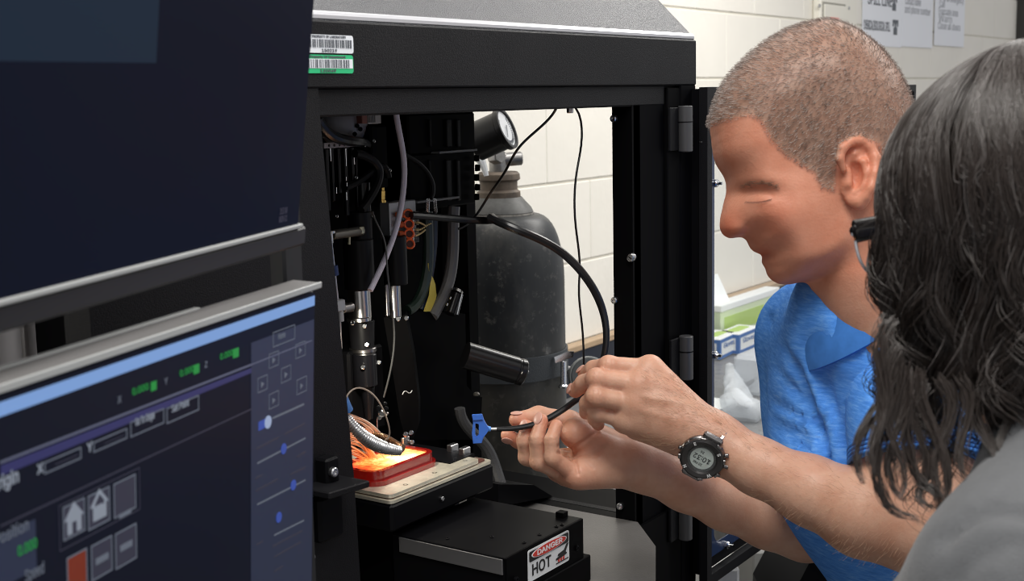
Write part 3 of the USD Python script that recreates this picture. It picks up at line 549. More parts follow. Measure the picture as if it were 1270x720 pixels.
k = onZ(702, 637, tz1); obj('rear_tab', bxs(tx1 - .012, tx1 - .002, k[1] - .006, k[1] + .004, tz1 - .004, tz1 + .006), inner, t)
# warning label drawn flat on the face
la, lb_, lc = onY(655, 682.5, ty - .003), onY(706, 657, ty - .003), onY(657, 722, ty - .003)
w_, h_ = lb_[0] - la[0], (la[2] + lb_[2]) / 2 - lc[2]; o = V(la[0], ty - .002, lc[2])
dg = obj('warning_label', prism(rrect(0, 0, w_, h_, .003), o, (1, 0, 0), (0, 0, 1), .0006), mat('label_white', (0.82, 0.84, 0.86), 0.35), t, smooth=False, label='white DANGER HOT label')
blk = mat('label_black', (0.012, 0.012, 0.013), 0.4); redl = mat('label_red', (0.62, 0.045, 0.03), 0.4)
P = lambda m, k=1: frame_mesh(m, o + V(0, -.0005 - .0003 * k, 0), (1, 0, 0), (0, 0, 1))
flat = lambda g: trimesh.util.concatenate([trimesh.creation.extrude_polygon(p, .0003, engine='earcut') for p in getattr(g, 'geoms', [g])])
obj('black_header', P(flat(rrect(.002, h_ * .62, w_ - .002, h_ - .002, .002))), blk, dg, smooth=False)
el = shapely.affinity.scale(sg.Point(w_ / 2, h_ * .805).buffer(1, 24), w_ * .40, h_ * .15)
obj('white_oval', P(flat(shapely.affinity.scale(el, 1.06, 1.14)), 2), mat('label_white', (0,) * 3), dg, smooth=False)
obj('red_oval', P(flat(el), 3), redl, dg, smooth=False)
obj('danger_word', text_on('DANGER', h_ * .155, o + V(w_ * .19, -.0017, h_ * .735), (1, 0, 0), (0, 0, 1), .0003, True, width=w_ * .62), mat('label_white', (0,) * 3), dg, smooth=False)
obj('hot_word', text_on('HOT', h_ * .34, o + V(w_ * .07, -.0008, h_ * .17), (1, 0, 0), (0, 0, 1), .0003, True, width=w_ * .47), blk, dg, smooth=False)
hand = sg.Polygon([(.66, .22), (.92, .27), (.93, .31), (.9, .36), (.98, .60), (.93, .60), (.86, .44), (.72, .40), (.70, .34), (.76, .33), (.66, .28)])
obj('hand_symbol', P(flat(shapely.affinity.scale(hand, w_, h_, origin=(0, 0)))), blk, dg, smooth=False)
obj('surface_bar', P(flat(sg.box(.66 * w_, .10 * h_, .97 * w_, .13 * h_))), blk, dg, smooth=False)
obj('heat_waves', P(cat_([flat(sg.LineString([(w_ * (x + .015 * math.sin(k * 2.1)), h_ * (.145 + .022 * k)) for k in range(5)]).buffer(.0008)) for x in (.73, .79, .85)])), redl, dg, smooth=False)
# ------------------------------------------------------------------ print heads and everything hanging in the machine
YH = 1.0
H = lambda px, py, dy=0.0: onY(px, py, YH + dy)
def vcyl(px, y0, y1, wpx, dy=0.0, w2=None, n=32, c=.001):
    a, b = H(px, y0, dy), H(px, y1, dy); dpt = (a - CAM) @ CF; s = dpt / F
    return cyl(V(a[0], a[1], b[2]), a, (w2 if w2 else wpx) / 2 * s, wpx / 2 * s, n, c)
hd_black = mat('head_black', (0.006, 0.006, 0.007), 0.4, spec=.15); hd_gloss = mat('head_gloss', (0.004, 0.004, 0.005), 0.25, spec=.25)
silv = mat('turned_silver', (0,) * 3); brass = mat('brass', (0.70, 0.47, 0.14), 0.25, 1.0); hose_b = mat('hose_black', (0.009, 0.009, 0.010), 0.28)
t = PH = thing('print_head', 'dark cylindrical print head with a wide polished collar at the left of the machine', 'print head', H(445, 400))
obj('upper_barrel', vcyl(444, 296, 359, 38), hd_black, t); obj('upper_neck', vcyl(446, 262, 297, 30), hd_black, t)
obj('silver_collar', vcyl(445, 358, 398, 29), silv, t); obj('collar_lip', vcyl(445, 392, 398, 31), silv, t)
obj('lower_barrel', vcyl(448, 397, 434, 33, 0, 30), hd_black, t); obj('ring', vcyl(450, 430, 436, 34), mat('ring_grey', (0.35, 0.33, 0.32), 0.3, 1.0), t)
obj('foot_block', [bxs(*sum(([a, b] for a, b in zip(H(432, 437), H(476, 530) + V(.005, .05, 0))), []), .003)], inner, t)
obj('foot_step', vcyl(452, 438, 478, 30, -.01), hd_gloss, t); obj('foot_tip', vcyl(456, 478, 520, 18, -.01, 10), hd_gloss, t)
for px, py in ((452, 404), (455, 427), (437, 400), (450, 455), (458, 456), (463, 470), (470, 449)):
    obj('screw', screw(H(px, py, -.02), -CF, .0028, .002), chrome, t)
obj('side_valve', [cyl(H(424, 382, -.01), H(436, 380, -.01), .006, c=.001)], mat('ring_grey', (0,) * 3), t)
obj('top_boss', vcyl(449, 225, 264, 20), hd_gloss, t)
t = thing('print_head', 'narrower dark print head with a slim polished collar and a long tapering tool arm', 'print head', H(489, 372))
obj('upper_barrel', vcyl(489, 292, 353, 30), hd_black, t); obj('silver_collar', vcyl(488, 352, 394, 17), silv, t); obj('side_tube', vcyl(479, 352, 392, 6, -.004), mat('ring_grey', (0,) * 3), t)
ar = [(478, 392), (505, 389), (513, 440), (518, 500), (517, 530), (510, 546), (500, 546), (494, 520), (488, 470)]
o = H(500, 460, .0); obj('tool_arm', prism([((px - 500) / F * ((o - CAM) @ CF), (460 - py) / F * ((o - CAM) @ CF)) for px, py in ar], o, unit(CR - V(0, 0, CR[2])), (0, 0, 1), -.03), inner, t, smooth=False)
obj('tool_plate', bxs(*sum(([a, b] for a, b in zip(H(500, 543, -.05), H(508, 566, -.05) + V(.002, .004, 0))), []), .001), mat('ring_grey', (0,) * 3), t)
obj('needle', vcyl(503.5, 560, 571, 4, -.048, 1.6), chrome, t)
for px, py in ((494, 395), (504, 394), (510, 536), (503, 538), (511, 548)): obj('screw', screw(H(px, py, -.034 if py < 500 else -.052), -CF, .003, .002), chrome, t)
obj('arm_scratch', tube(spline([H(499, 489, -.036), H(504, 485, -.036), H(507, 487, -.036), H(511, 484, -.036)], 10), .0006, 6), mat('scratch', (0.5, 0.5, 0.5), 0.5), t, label='pale scratch mark on the tool arm')
# needle bracket seen against the hot tile
def stand(name, label, cat_, pts, r, material, n=40, group=None):
    return obj(name, tube(spline(pts, n), r, 10), material, label=label, cat=cat_, group=group)
stand('white_tube', 'pale lilac air tube curving down to the print heads', 'tube', [H(491, 138, -.03), H(496, 168, -.03), H(501, 200, -.03), H(500, 238, -.03), H(492, 280, -.03), H(477, 322, -.03), H(459, 360, -.03)], .0034, mat('tube_lilac', (0.60, 0.56, 0.66), 0.35))
t = thing('brass_fitting', 'small brass fitting left of the pale tube', 'fitting', H(474, 240))
obj('hex_body', cyl(H(474, 248), H(474, 236), .0042, n=6, c=.0006), brass, t); obj('stem', cyl(H(474, 236), H(474, 230), .0028), brass, t); obj('flange', cyl(H(474, 251), H(474, 248), .0048, n=20), brass, t)
# manifold with four orange ports
t = thing('valve_manifold', 'silver valve block with a column of four orange ring ports', 'manifold', H(507, 280))
p0, p1 = H(489, 251), H(518, 300)
obj('block_plate', bxs(p0[0] - .004, p1[0] + .004, YH + .004, YH + .02, p1[2] + .006, p0[2], .001), mat('zinc_plate', (0.45, 0.46, 0.48), 0.4, 0.7, bump=.2), t)
orange = mat('orange_ring', (0.95, 0.17, 0.05), 0.35)
for px, py in ((506.5, 265.5), (507.5, 278), (508, 290), (508.5, 302.5)):
    c0 = H(px, py, -.004); ringp = [[.0042, 0], [.0064, .001], [.0066, .005], [.0058, .007], [.0042, .006], [.0042, 0]]
    q = obj('port_ring', lathe(ringp, c0, -CF, 24), orange, t); obj('port_bore', cyl(c0 + CF * .006, c0 - CF * .001, .0042, n=20), mat('port_dark', (0.10, 0.02, 0.012), 0.4), q)
    obj('port_body', cyl(c0 + CF * .014, c0 + CF * .0, .0055, n=20), mat('rust_orange', (0.45, 0.09, 0.03), 0.4), q)
for i in range(4):
    obj('side_port', cyl(H(499, 266 + 12 * i, .0), H(493, 266 + 12 * i, -.002), .004, n=14, c=.0006), mat('rust_orange', (0,) * 3), t)
    obj('terminal', bxs(*sum(([a, b] for a, b in zip(H(513, 262 + 10.5 * i, -.001), H(517, 268 + 10.5 * i, .003))), []), .0004), chrome, t)
bw = mat('beaded_wire', (0.62, 0.50, 0.26), 0.35, .6)
for k, pts in enumerate([[(517, 285), (524, 283), (530, 279), (534, 277)], [(518, 275), (523, 277), (528, 280)], [(516, 292), (522, 289), (527, 285)]]):
    obj('beaded_lead', [trimesh.creation.icosphere(1, .0013).apply_translation(p) for p in spline([H(a, b, -.004) for a, b in pts], 9)], bw, t, kind='stuff')
for k, px in enumerate((532, 538)):
    obj('coiled_lead', tube(np.array([H(px - 1 + k * 2 + (1.5 if k else -.6) * a, 246 + 17 * a + 0, -.01) + .0016 * (CR * math.cos(a * 40) + CD * math.sin(a * 40)) for a in np.linspace(0, 1, 70)]), .0007, 5), mat('lead_silver', (0.62, 0.63, 0.65), 0.3, 1.0), t)
# black electronics block behind
t = thing('electronics_rack', 'black two-tier electronics rack at the back of the machine', 'electronics rack', H(545, 200, .03))
for (y0, y1) in ((142, 186), (192, 252)):
    a, b = H(506, y0, .02), H(590, y1, .02)
    m = obj('module', bxs(a[0], b[0], YH + .02, YH + .07, b[2], a[2], .002), inner, t)
    for px, w in ((532, 3), (553, 7), (566, 5)):
        c0, c1 = H(px, y0 + 6, .018), H(px + w, y1 - 4, .018); obj('panel_strip', bxs(c0[0], c1[0], YH + .0165, YH + .021, c1[2], c0[2], .001), hd_black, m)
for y in (188.5, 250):
    a, b = H(545 if y < 200 else 518, y, .008), H(592 if y < 200 else 570, y, .008); obj('shelf_lip', bxs(a[0], b[0], YH + .008, YH + .06, a[2] - .002, a[2] + .0005), mat('shelf_edge', (0.14, 0.145, 0.15), 0.4), t)
for k in range(5): 
    c0 = H(588 + (k % 2), 196 + 12 * k, .015); obj('side_knob', lathe([[0, 0], [.004, 0], [.0045, .002], [.004, .007], [0, .007]], c0, CR, 12), inner, t)
# cluster of dark vertical tubes under a strip with holes, dome, labels
t = thing('tube_cluster', 'row of dark vertical tubes under a drilled strip beside the left post', 'tubes', H(420, 220))
a, b = H(398, 176), H(441, 181); obj('drilled_strip', prism(sg.box(0, 0, b[0] - a[0] + .01, .006).difference(shapely.union_all([sg.Point(.008 + .0085 * k, .003).buffer(.0018) for k in range(6)])), V(a[0] - .008, YH - .012, b[2]), (1, 0, 0), (0, 0, 1), -.002), mat('strip_pinkgrey', (0.32, 0.29, 0.30), 0.45), t, smooth=False)
for px, y0, y1, w in ((404, 184, 262, 7), (411, 183, 250, 5), (419, 183, 240, 6), (427, 182, 268, 7), (436, 182, 232, 6), (441, 184, 262, 4)):
    obj('tube', vcyl(px, y0, y1, w, n=14), hd_gloss, t)
for px, y0, y1 in ((409.5, 184, 200), (428.5, 184, 206), (439, 190, 204), (429, 219, 224), (430, 226, 231), (429.5, 238, 248), (417, 232, 240), (404, 246, 253)):
    obj('glint_pin', vcyl(px, y0, y1, 1.6, -.014, n=8, c=0), chrome, t)  # chrome slivers added as the glints on the dark tubes
for px, py in ((442, 220), (418, 268), (452, 180), (464, 175), (484, 211), (463, 268)): obj('screw', screw(H(px, py, -.014), -CF, .002, .002), chrome, t)
t = thing('domed_cover', 'grey domed cover with dark holes under the top rail at the left', 'cover', H(430, 150))
dc = H(425, 150, .02); obj('dome', [tri(m3.Manifold.sphere(1, 40).scale((.034, .024, .032)).translate(tuple(dc)))], mat('dome_grey', (0.16, 0.16, 0.18), 0.45), t, smooth=True)
for px, py in ((440, 166), (443, 156), (447, 160), (449, 148)): obj('hole', cyl(H(px, py, -.004), H(px, py, -.006), .0026, n=14), inner, t)
t = thing('connector_block', 'small rust and white connector block under the top rail', 'connector', H(460, 150))
for (x0_, x1_, m_) in ((449, 456, mat('rust_block', (0.17, 0.05, 0.035), 0.5)), (456.5, 473, mat('ribbed_white', (0.42, 0.41, 0.40), 0.5))):
    a, b = H(x0_, 145, -.012), H(x1_, 153, -.012); obj('block', bxs(a[0], b[0], YH - .012, YH, b[2], a[2] + .006, .0006), m_, t)
a = H(457, 152, -.0125); obj('ribs', [bxs(a[0] + .0022 * k, a[0] + .0022 * k + .0008, YH - .0132, YH - .0118, a[2], a[2] + .009) for k in range(6)], mat('rib_grey', (0.22,) * 3, 0.5), t, smooth=False, kind='stuff')
a, b = H(455, 156), H(478, 232); obj('dark_body', bxs(a[0], b[0], YH - .006, YH + .03, b[2], a[2], .002), inner, t)
stand('left_cable', 'thick black cable curling from the left post under the top rail', 'cable', [H(394, 147, -.03), H(401, 158, -.03), H(412, 168, -.03), H(430, 174, -.03), H(450, 177, -.01), H(466, 190, .01)], .0058, hose_b)
for k, (pts, r, lab) in enumerate([
    ([(440, 190), (458, 196), (470, 210), (462, 240), (448, 260)], .005, 'black hose looping left of the brass fitting'),
    ([(428, 232), (446, 224), (462, 212), (474, 206), (482, 220)], .004, 'dark hose crossing above the large print head'),
    ([(498, 190), (516, 200), (530, 214), (537, 232), (534, 246)], .003, 'thin dark cable hooked over the valve block')]):
    stand('inner_hose', lab, 'hose', [H(a, b, -.016 + .006 * k) for a, b in pts], r, hd_black)
stand('thin_wire', 'thin black wire hanging beside the narrow print head', 'wire', [H(462, 262, -.03), H(468, 278, -.03), H(476, 296, -.035), H(480, 330, -.04), H(486, 380, -.045), H(489, 420, -.045), H(484, 460, -.04), H(476, 492, -.03)], .0011, mat('wire_dark', (0.05, 0.05, 0.05), 0.4))
# silver feed rod at the left
t = thing('feed_rod', 'slim silver rod with a flanged top and blue tape beside the left post', 'rod', H(412, 340))
obj('rod', [tube([H(410.5, 300, -.02), H(418.5, 372, -.02)], .0017, 12), tube([H(420.5, 384, -.02), H(423, 432, -.02)], .0016, 12)], silv, t)
obj('flange', [cyl(H(409.5, 286, -.02), H(409.7, 289, -.02), .0055, n=20), cyl(H(409.7, 289, -.02), H(410.5, 301, -.02), .0028, n=14)], silv, t)
obj('blue_tape', cyl(H(414, 329, -.02), H(415.5, 341, -.02), .0044, n=16), mat('tape_blue', (0.012, 0.03, 0.12), 0.4), t, label='dark blue tape round the rod')
a, b = H(416, 373, -.024), H(427.5, 384.5, -.024); obj('grey_fitting', [bxs(a[0], b[0], YH - .026, YH - .012, b[2], a[2], .001), cyl(H(421.5, 384, -.02), H(422.5, 398, -.02), .004, n=14)], mat('fitting_grey', (0.36, 0.37, 0.39), 0.4, .3), t)
obj('elbow', cyl(H(412, 291, -.014), H(449, 286, -.012), .0055, n=16, c=.001), mat('elbow_bronze', (0.16, 0.15, 0.13), 0.35, .7), t)
obj('bracket', [cyl(H(433.5, 283, -.014), H(433, 303, -.014), .0016, n=10), cyl(H(447, 281, -.014), H(447.5, 289, -.014), .0042, n=12)], mat('pale_brass', (0.48, 0.46, 0.32), 0.35, .8), t)
# ribbon, hoses and pen-like laser behind
f = lambda px, py, dy: H(px, py, dy)
rb = [(532, 326, 1.5), (534, 340, 3), (537, 352, 6), (537, 366, 9), (532, 386, 12)]
L_ = np.array([H(x - w / 2, y, .01) for x, y, w in rb]); R_ = np.array([H(x + w / 2, y, .016) for x, y, w in rb]); n_ = len(rb)
vv = np.vstack([L_, R_, L_ + V(0, .001, 0), R_ + V(0, .001, 0)]); ff = []
for i in range(n_ - 1):
    ff += [[i, i + 1, n_ + i + 1], [i, n_ + i + 1, n_ + i], [2 * n_ + i, 3 * n_ + i + 1, 2 * n_ + i + 1], [2 * n_ + i, 3 * n_ + i, 3 * n_ + i + 1], [i, 2 * n_ + i, 2 * n_ + i + 1], [i, 2 * n_ + i + 1, i + 1], [n_ + i, n_ + i + 1, 3 * n_ + i + 1], [n_ + i, 3 * n_ + i + 1, 3 * n_ + i]]
obj('yellow_ribbon', trimesh.Trimesh(vv, ff, process=False), mat('ribbon_yellow', (0.62, 0.50, 0.09), 0.45), smooth=False, label='yellow ribbon cable behind the tool arm', cat='ribbon cable')
stand('grey_hose', 'dark grey ridged hose bending down behind the valve block', 'hose', [H(563, 256, .014), H(562, 290, .014), H(561, 320, .014), H(556, 350, .014), H(545, 376, .014), H(536, 392, .014)], .0078, mat('hose_grey', (0.10, 0.10, 0.105), 0.4))
stand('dark_hose', 'dark green-black hose beside the yellow ribbon', 'hose', [H(530, 262, .016), H(531, 300, .016), H(529, 340, .016), H(520, 370, .016), H(505, 385, .016)], .007, mat('hose_greenblack', (0.012, 0.025, 0.018), 0.35))
stand('blue_hose', 'dark blue hose in the bundle left of the yellow ribbon', 'hose', [H(538, 270, .02), H(537, 310, .02), H(531, 350, .02), H(522, 384, .02)], .005, mat('hose_blueblack', (0.012, 0.022, 0.045), 0.35))
t = thing('laser_module', 'small black and chrome laser module standing on the black plate', 'laser module', H(563, 375))
obj('body', cyl(H(557, 389, .0), H(566, 364, .0), .0075, n=24, c=.001), hd_gloss, t); obj('chrome_strip', [cyl(H(566.5, 390, -.006), H(572.5, 365, -.006), .0022, n=12)], chrome, t); obj('end_ring', cyl(H(566, 363, .0), H(567.3, 360, .0), .0078, n=24), silv, t)
for px, py in ((554, 376), (558, 368)): obj('pin', cyl(H(px, py + 3, -.008), H(px + 1, py, -.008), .001, n=8), chrome, t)
t = thing('black_plate', 'large flat black mounting plate behind the tool arm', 'plate', H(545, 460))
a, b = H(508, 386, .0), H(579, 545, .0)
pl_ = [(506, 386), (577, 389), (579, 478), (590, 491), (598, 492), (597, 515), (590, 545), (510, 545)]
o = H(545, 460, .012); k_ = ((o - CAM) @ CF) / F
obj('plate', prism([(H(px, py, .012)[0] - o[0], H(px, py, .012)[2] - o[2]) for px, py in pl_], o, (1, 0, 0), (0, 0, 1), -.012), inner, t, smooth=False)
obj('edge_stud', lathe([[0, 0], [.004, 0], [.0045, .002], [.003, .004], [0, .004]], H(591, 490, .0), (0, 0, 1), 14), mat('stud_grey', (0.22, 0.21, 0.19), 0.4, .6), t)
# drive motor sticking out to the right
m0, m1 = onY(577, 440, .985), onY(650, 462, .935)
t = thing('drive_motor', 'glossy black cylindrical drive motor pointing towards the hands', 'motor', m0)
ax = unit(m1 - m0); L0 = np.linalg.norm(m1 - m0)
obj('motor_body', lathe([[0, 0], [.0175, 0], [.0175, L0 - .012], [.0168, L0 - .011], [.0168, L0 - .009], [.0175, L0 - .008], [.0175, L0 - .002], [.0155, L0], [0, L0]], m0, ax, 40), mat('motor_gloss', (0.010, 0.010, 0.011), 0.22), t)
for a in (0.3, 1.7, 3.2, 4.6):
    s_ = unit(np.cross(ax, V(0, 0, 1))); u_ = np.cross(s_, ax); obj('end_screw', screw(m1 + ax * .0006 + .012 * (s_ * math.cos(a) + u_ * math.sin(a)), ax, .002, .001), steel, t)
0 and obj('mount_block', bxs(m0[0] - .05, m0[0] + .004, m0[1] - .02, m0[1] + .03, m0[2] - .024, m0[2] + .024, .002), inner, t)
# wires, braided hose, copper block at the hot tile
zt = HZ + .02
t = thing('wire_bundle', 'fan of bare copper wires spreading from the left post over the glowing tile', 'wires', H(445, 540))
rg = np.random.default_rng(5); cw = mat('bare_copper', (0.62, 0.36, 0.26), 0.3, .8); cw2 = mat('pale_copper', (0.72, 0.56, 0.48), 0.35, .6)
for k in range(38):
    u = k / 37; a = at(428 + rg.uniform(-3, 2), 514 + 50 * u + rg.uniform(-4, 4), 1.33 + rg.uniform(-.01, .02)); e = onZ(448 + 40 * (1 - u) ** 1.2 + rg.uniform(-4, 4), 562 + 8 * u + rg.uniform(-4, 3), tz + .016)
    m_ = (a + e) / 2 + V(0, 0, .012 * (1 - u) + rg.uniform(-.003, .004)) 
    obj('wire', tube(spline([a, m_, e], 14), .0007 if k % 5 else .0015, 6), cw if k % 3 else cw2, t, smooth=True)
t = thing('braided_hose', 'ribbed silver flexible hose curving down to the needle bracket', 'hose', H(460, 540))
pts = spline([at(424, 505, 1.34), at(434, 523, 1.34), at(452, 542, 1.345), at(474, 554, 1.36), at(497, 559, 1.375)], 150); rr = np.interp(np.linspace(0, 1, 150), [0, .5, .75, 1], [.0042, .0068, .0062, .0045]) * (1 + .13 * np.sin(np.arange(150) * 1.5))
obj('ribbed_sleeve', tube(pts, rr, 14), mat('braid_silver', (0.46, 0.46, 0.47), 0.35, .9), t, smooth=True)
obj('blue_sleeve', tube(spline([at(424, 492, 1.335), at(427, 500, 1.335), at(431, 509, 1.338)], 10), .0062, 12), mat('sleeve_blue', (0.05, 0.15, 0.40), 0.4), t, label='bright blue end sleeve')
t = thing('copper_hose', 'short dark spiral copper hose behind the silver hose on the glowing tile', 'hose', H(480, 545))
pts = spline([at(462, 540, 1.40), at(476, 543, 1.40), at(490, 551, 1.395), at(500, 556, 1.39)], 90); obj('spiral', tube(pts, .0045 * (1 + .16 * np.sin(np.arange(90) * 1.6)), 12), mat('spiral_copper', (0.30, 0.19, 0.12), 0.3, .9), t)
t = thing('copper_block', 'reddish copper block standing at the back of the stage', 'block', H(442, 525))
a, b = onY(428, 514, 1.03), onY(452, 537, 1.03); obj('block', bxs(a[0], b[0], 1.03, 1.06, b[2] - .012, a[2], .001), mat('copper_dull', (0.32, 0.15, 0.09), 0.4, .6, var=.3, vs=40.), t); obj('top_lip', bxs(a[0] - .002, b[0] + .004, 1.028, 1.062, a[2], a[2] + .003, .0006), mat('bare_copper', (0,) * 3), t)
stand('looped_wire', 'thin tan wire arching over in front of the large print head', 'wire', [at(428, 505, 1.33), at(432, 488, 1.33), at(442, 481, 1.335), at(456, 484, 1.34), at(470, 498, 1.345), at(480, 520, 1.35), at(483, 538, 1.36), at(478, 545, 1.37)], .0009, mat('wire_tan', (0.36, 0.28, 0.22), 0.4))
t = thing('nozzle_stub', 'cluster of small silver fittings above the back of the glowing tile', 'fittings', H(475, 510))
for k, (px, py, r) in enumerate(((470, 506, .003), (474, 512, .004), (479, 506, .0025), (471, 517, .0025), (478, 500, .002), (480, 512, .002))):
    obj('fitting', lathe([[0, 0], [r * .8, 0], [r, .001], [r, .004], [r * .6, .005], [0, .005]], at(px, py, 1.37), -CF, 12), silv if k % 2 else hd_black, t)
obj('pin', vcyl(467.5, 518, 534, 2.4, -.0, n=10), chrome, t)
# ------------------------------------------------------------------ long tubes and cables that cross the opening
stand('thick_tube', 'thick glossy black tube arching from the orange ports down to the upper hand', 'tube', [H(510, 267, -.012), H(540, 269, -.02), H(590, 273, -.04), at(640, 284, 1.38), at(690, 308, 1.40), at(726, 343, 1.41), at(746, 380, 1.42), at(752, 412, 1.42), at(748, 446, 1.42), at(738, 470, 1.42), at(720, 491, 1.405), at(696, 509, 1.395), at(668, 524, 1.388), at(640, 530.5, 1.384), at(606, 531.5, 1.38)], np.interp(np.linspace(0, 1, 120), [0, .5, .68, .74, .92, 1], [.0048, .0046, .0044, .0036, .0034, .0022]), hose_b, 120)
stand('hanging_wire', 'thin black wire sagging from the top rail across the gas cylinder to the rack', 'wire', [onY(690, 134, .84), onY(672, 156, .86), onY(646, 180, .88), onY(628, 210, .91), onY(604, 246, .95), onY(586, 272, .97), onY(568, 284, .985)], .0016, hose_b)
stand('hanging_wire', 'thin black wire hanging almost straight beside the arching tube', 'wire', [onY(714, 134, .86), onY(720, 148, .86), onY(721.5, 172, .86), onY(715, 215, .86), onY(714, 280, .86), onY(719, 330, .86), onY(718, 360, .86), onY(721.5, 400, .86), onY(724, 450, .86), onY(722, 500, .87)], .0014, hose_b)
# ribbed drive cable hanging down behind the stage, and a black cover plate at its foot
stand('drag_cable', 'dark flat-sided cable hanging from the black plate down to the machine floor', 'cable', [onY(570, 506, 1.0), onY(585, 535, .995), onY(604, 556, .985), onY(614, 580, .975), onY(620, 600, .965), onY(627, 621, .955)], np.linspace(.007, .009, 40), mat('cable_grey', (0.055, 0.055, 0.058), 0.5, bump=.3, bs=500.))
c0, c1 = onY(626, 600, .96), onY(684, 600, .96)
t = thing('floor_cover', 'black low cover with slanting end on the machine floor behind the heater box', 'cover', (c0[0], .96, FZ))
o = V(c0[0], .94, FZ); q = [((onY(px, py, .94) - o)[0], (onY(px, py, .94) - o)[2]) for px, py in ((618, 600), (662, 601), (682, 619), (686, 628), (618, 628))]
obj('cover', prism([(a, max(b, 0.001)) for a, b in q], o, (1, 0, 0), (0, 0, 1), -.05), satin, t, smooth=False)
# ------------------------------------------------------------------ the two monitors in the left foreground
class Panel:
    """a monitor: right front corner, direction to the left, tilt of the plane"""
    def __init__(s, right_px, dr, left_px, dl, tilt):
        s.o = at(*right_px, dr); s.e1 = unit(at(*left_px, dl) - s.o)              # towards the left
        n = unit(np.cross(s.e1, V(0, 0, -1))); n = n if n @ (CAM - s.o) > 0 else -n  # towards the viewer
        s.e2 = unit(V(0, 0, -1) * math.cos(tilt) - n * math.sin(tilt)); s.e2 = unit(s.e2 - s.e1 * (s.e2 @ s.e1)); s.n = np.cross(s.e1, s.e2); s.n = s.n if s.n @ (CAM - s.o) > 0 else -s.n
    def uv(s, px, py):
        d = on_plane(px, py, s.o, s.n) - s.o; return V(d @ s.e1, d @ s.e2)
    def at(s, u, v, h=0.0): return s.o + s.e1 * u + s.e2 * v + s.n * h
    def box(s, u0, u1, v0, v1, h0, h1, c=0.0):
        m = bxs(u0, u1, v0, v1, h0, h1, c); T = np.eye(4); T[:3, 0], T[:3, 1], T[:3, 2], T[:3, 3] = s.e1, s.e2, s.n, s.o
        m.apply_transform(T)
        if np.linalg.det(T[:3, :3]) < 0: m.invert()
        return m
    def flat(s, poly, h0, h1):
        m = trimesh.util.concatenate([trimesh.creation.extrude_polygon(p, h1 - h0, engine='earcut') for p in getattr(poly, 'geoms', [poly])]); m.apply_translation([0, 0, h0])
        T = np.eye(4); T[:3, 0], T[:3, 1], T[:3, 2], T[:3, 3] = s.e1, s.e2, s.n, s.o; m.apply_transform(T)
        if np.linalg.det(T[:3, :3]) < 0: m.invert()
        return m
    def rect(s, tl, br, h=.0004):
        a, b = s.uv(*tl), s.uv(*br); return s.box(a[0], b[0], a[1], b[1], .0002, h)
    def outline(s, tl, br, w=.0006, h=.0005):
        a, b = s.uv(*tl), s.uv(*br); r = sg.box(*np.minimum(a, b), *np.maximum(a, b)); return s.flat(r.difference(r.buffer(-w, join_style=2)), .0002, h)
    def line(s, p, q, w=.0006, h=.0004): return s.flat(sg.LineString([s.uv(*p), s.uv(*q)]).buffer(w), .0002, h)
    def text(s, txt, p, hgt, wid=None, bold=False, h=.0003):
        m = meshkit.text_mesh(txt, hgt, .0003, bold)
        if wid: m.apply_scale([wid / max(m.bounds[1, 0], 1e-6), 1, 1])
        a = s.uv(*p); return frame_mesh(m, s.at(a[0], a[1], h), -s.e1, -s.e2)
bez = mat('monitor_black', (0.010, 0.010, 0.012), 0.4); bezg = mat('monitor_grey', (0.17, 0.165, 0.165), 0.55, bump=.3, bs=900.); lip = mat('monitor_lip', (0.36, 0.37, 0.37), 0.4)
scr_dark = mat('screen_dark', (0.002, 0.002, 0.003), 0.3, spec=0.10, emit=(0.10, 0.12, 0.25), es=0.055)
# lower monitor
L = Panel((393.5, 356), .90, (0, 485), .60, math.radians(3.5))
t = thing('touch_monitor', 'lower monitor with a grey top edge showing a dark control program', 'monitor', L.at(.25, .34))
obj('housing', L.box(-.002, .62, .0, .36, -.0205, -.003, .003), bez, t)
obj('top_ledge', L.box(-.004, .62, -.003, .0, -.021, .001, .001), bezg, t, label='grey top edge of the monitor')
obj('front_lip', L.box(-.004, .62, -.0035, .0008, .0, .0016, .0005), lip, t)
obj('ledge_step', L.box(.12, .62, -.0042, -.003, -.022, -.018, .0004), lip, t)
uv = L.uv(388.5, 368)
obj('screen', L.box(.004, .615, .0035, .355, -.004, .0), scr_dark, t, smooth=False, label='dark glowing control screen')
E_ = lambda n, c, s: emitmat('ui_' + n, c, s if n == 'bar_blue' else s * .5)
blue_bar = E_('bar_blue', (0.25, 0.44, 0.86), 0.58); ui_line = E_('line', (0.30, 0.33, 0.52), 0.30); ui_dim = E_('dim', (0.12, 0.12, 0.20), 0.22); ui_btn = E_('button', (0.50, 0.58, 0.75), 0.15); ui_white = E_('white', (0.62, 0.70, 0.85), 0.40)
ui_green = E_('green', (0.04, 0.72, 0.12), 0.36); ui_band = E_('band', (0.07, 0.07, 0.28), 0.45); ui_red = E_('red', (0.7, 0.10, 0.04), 0.16); ui_panel = E_('panel', (0.09, 0.12, 0.26), 0.13); ui_knob = E_('knob', (0.08, 0.16, 0.75), 0.6)
a, b = L.uv(389, 366.5), L.uv(389, 378.5)
obj('title_bar', L.box(.0045, .61, a[1], b[1], .0001, .0004), blue_bar, t, smooth=False, label='light blue title bar')
obj('side_panel', L.rect((311, 425), (386, 720), .0003), ui_panel, t, smooth=False)
obj('menu_band', L.rect((-60, 598), (311, 466), .0003) if False else L.flat(sg.Polygon([L.uv(0, 577), L.uv(311, 456), L.uv(311, 462), L.uv(0, 590)]), .0002, .0004), ui_band, t, smooth=False)
obj('divider', L.line((0, 573), (311, 452)), ui_line, t, smooth=False)
obj('divider', L.line((311, 452), (386, 422), .0004), ui_line, t, smooth=False)
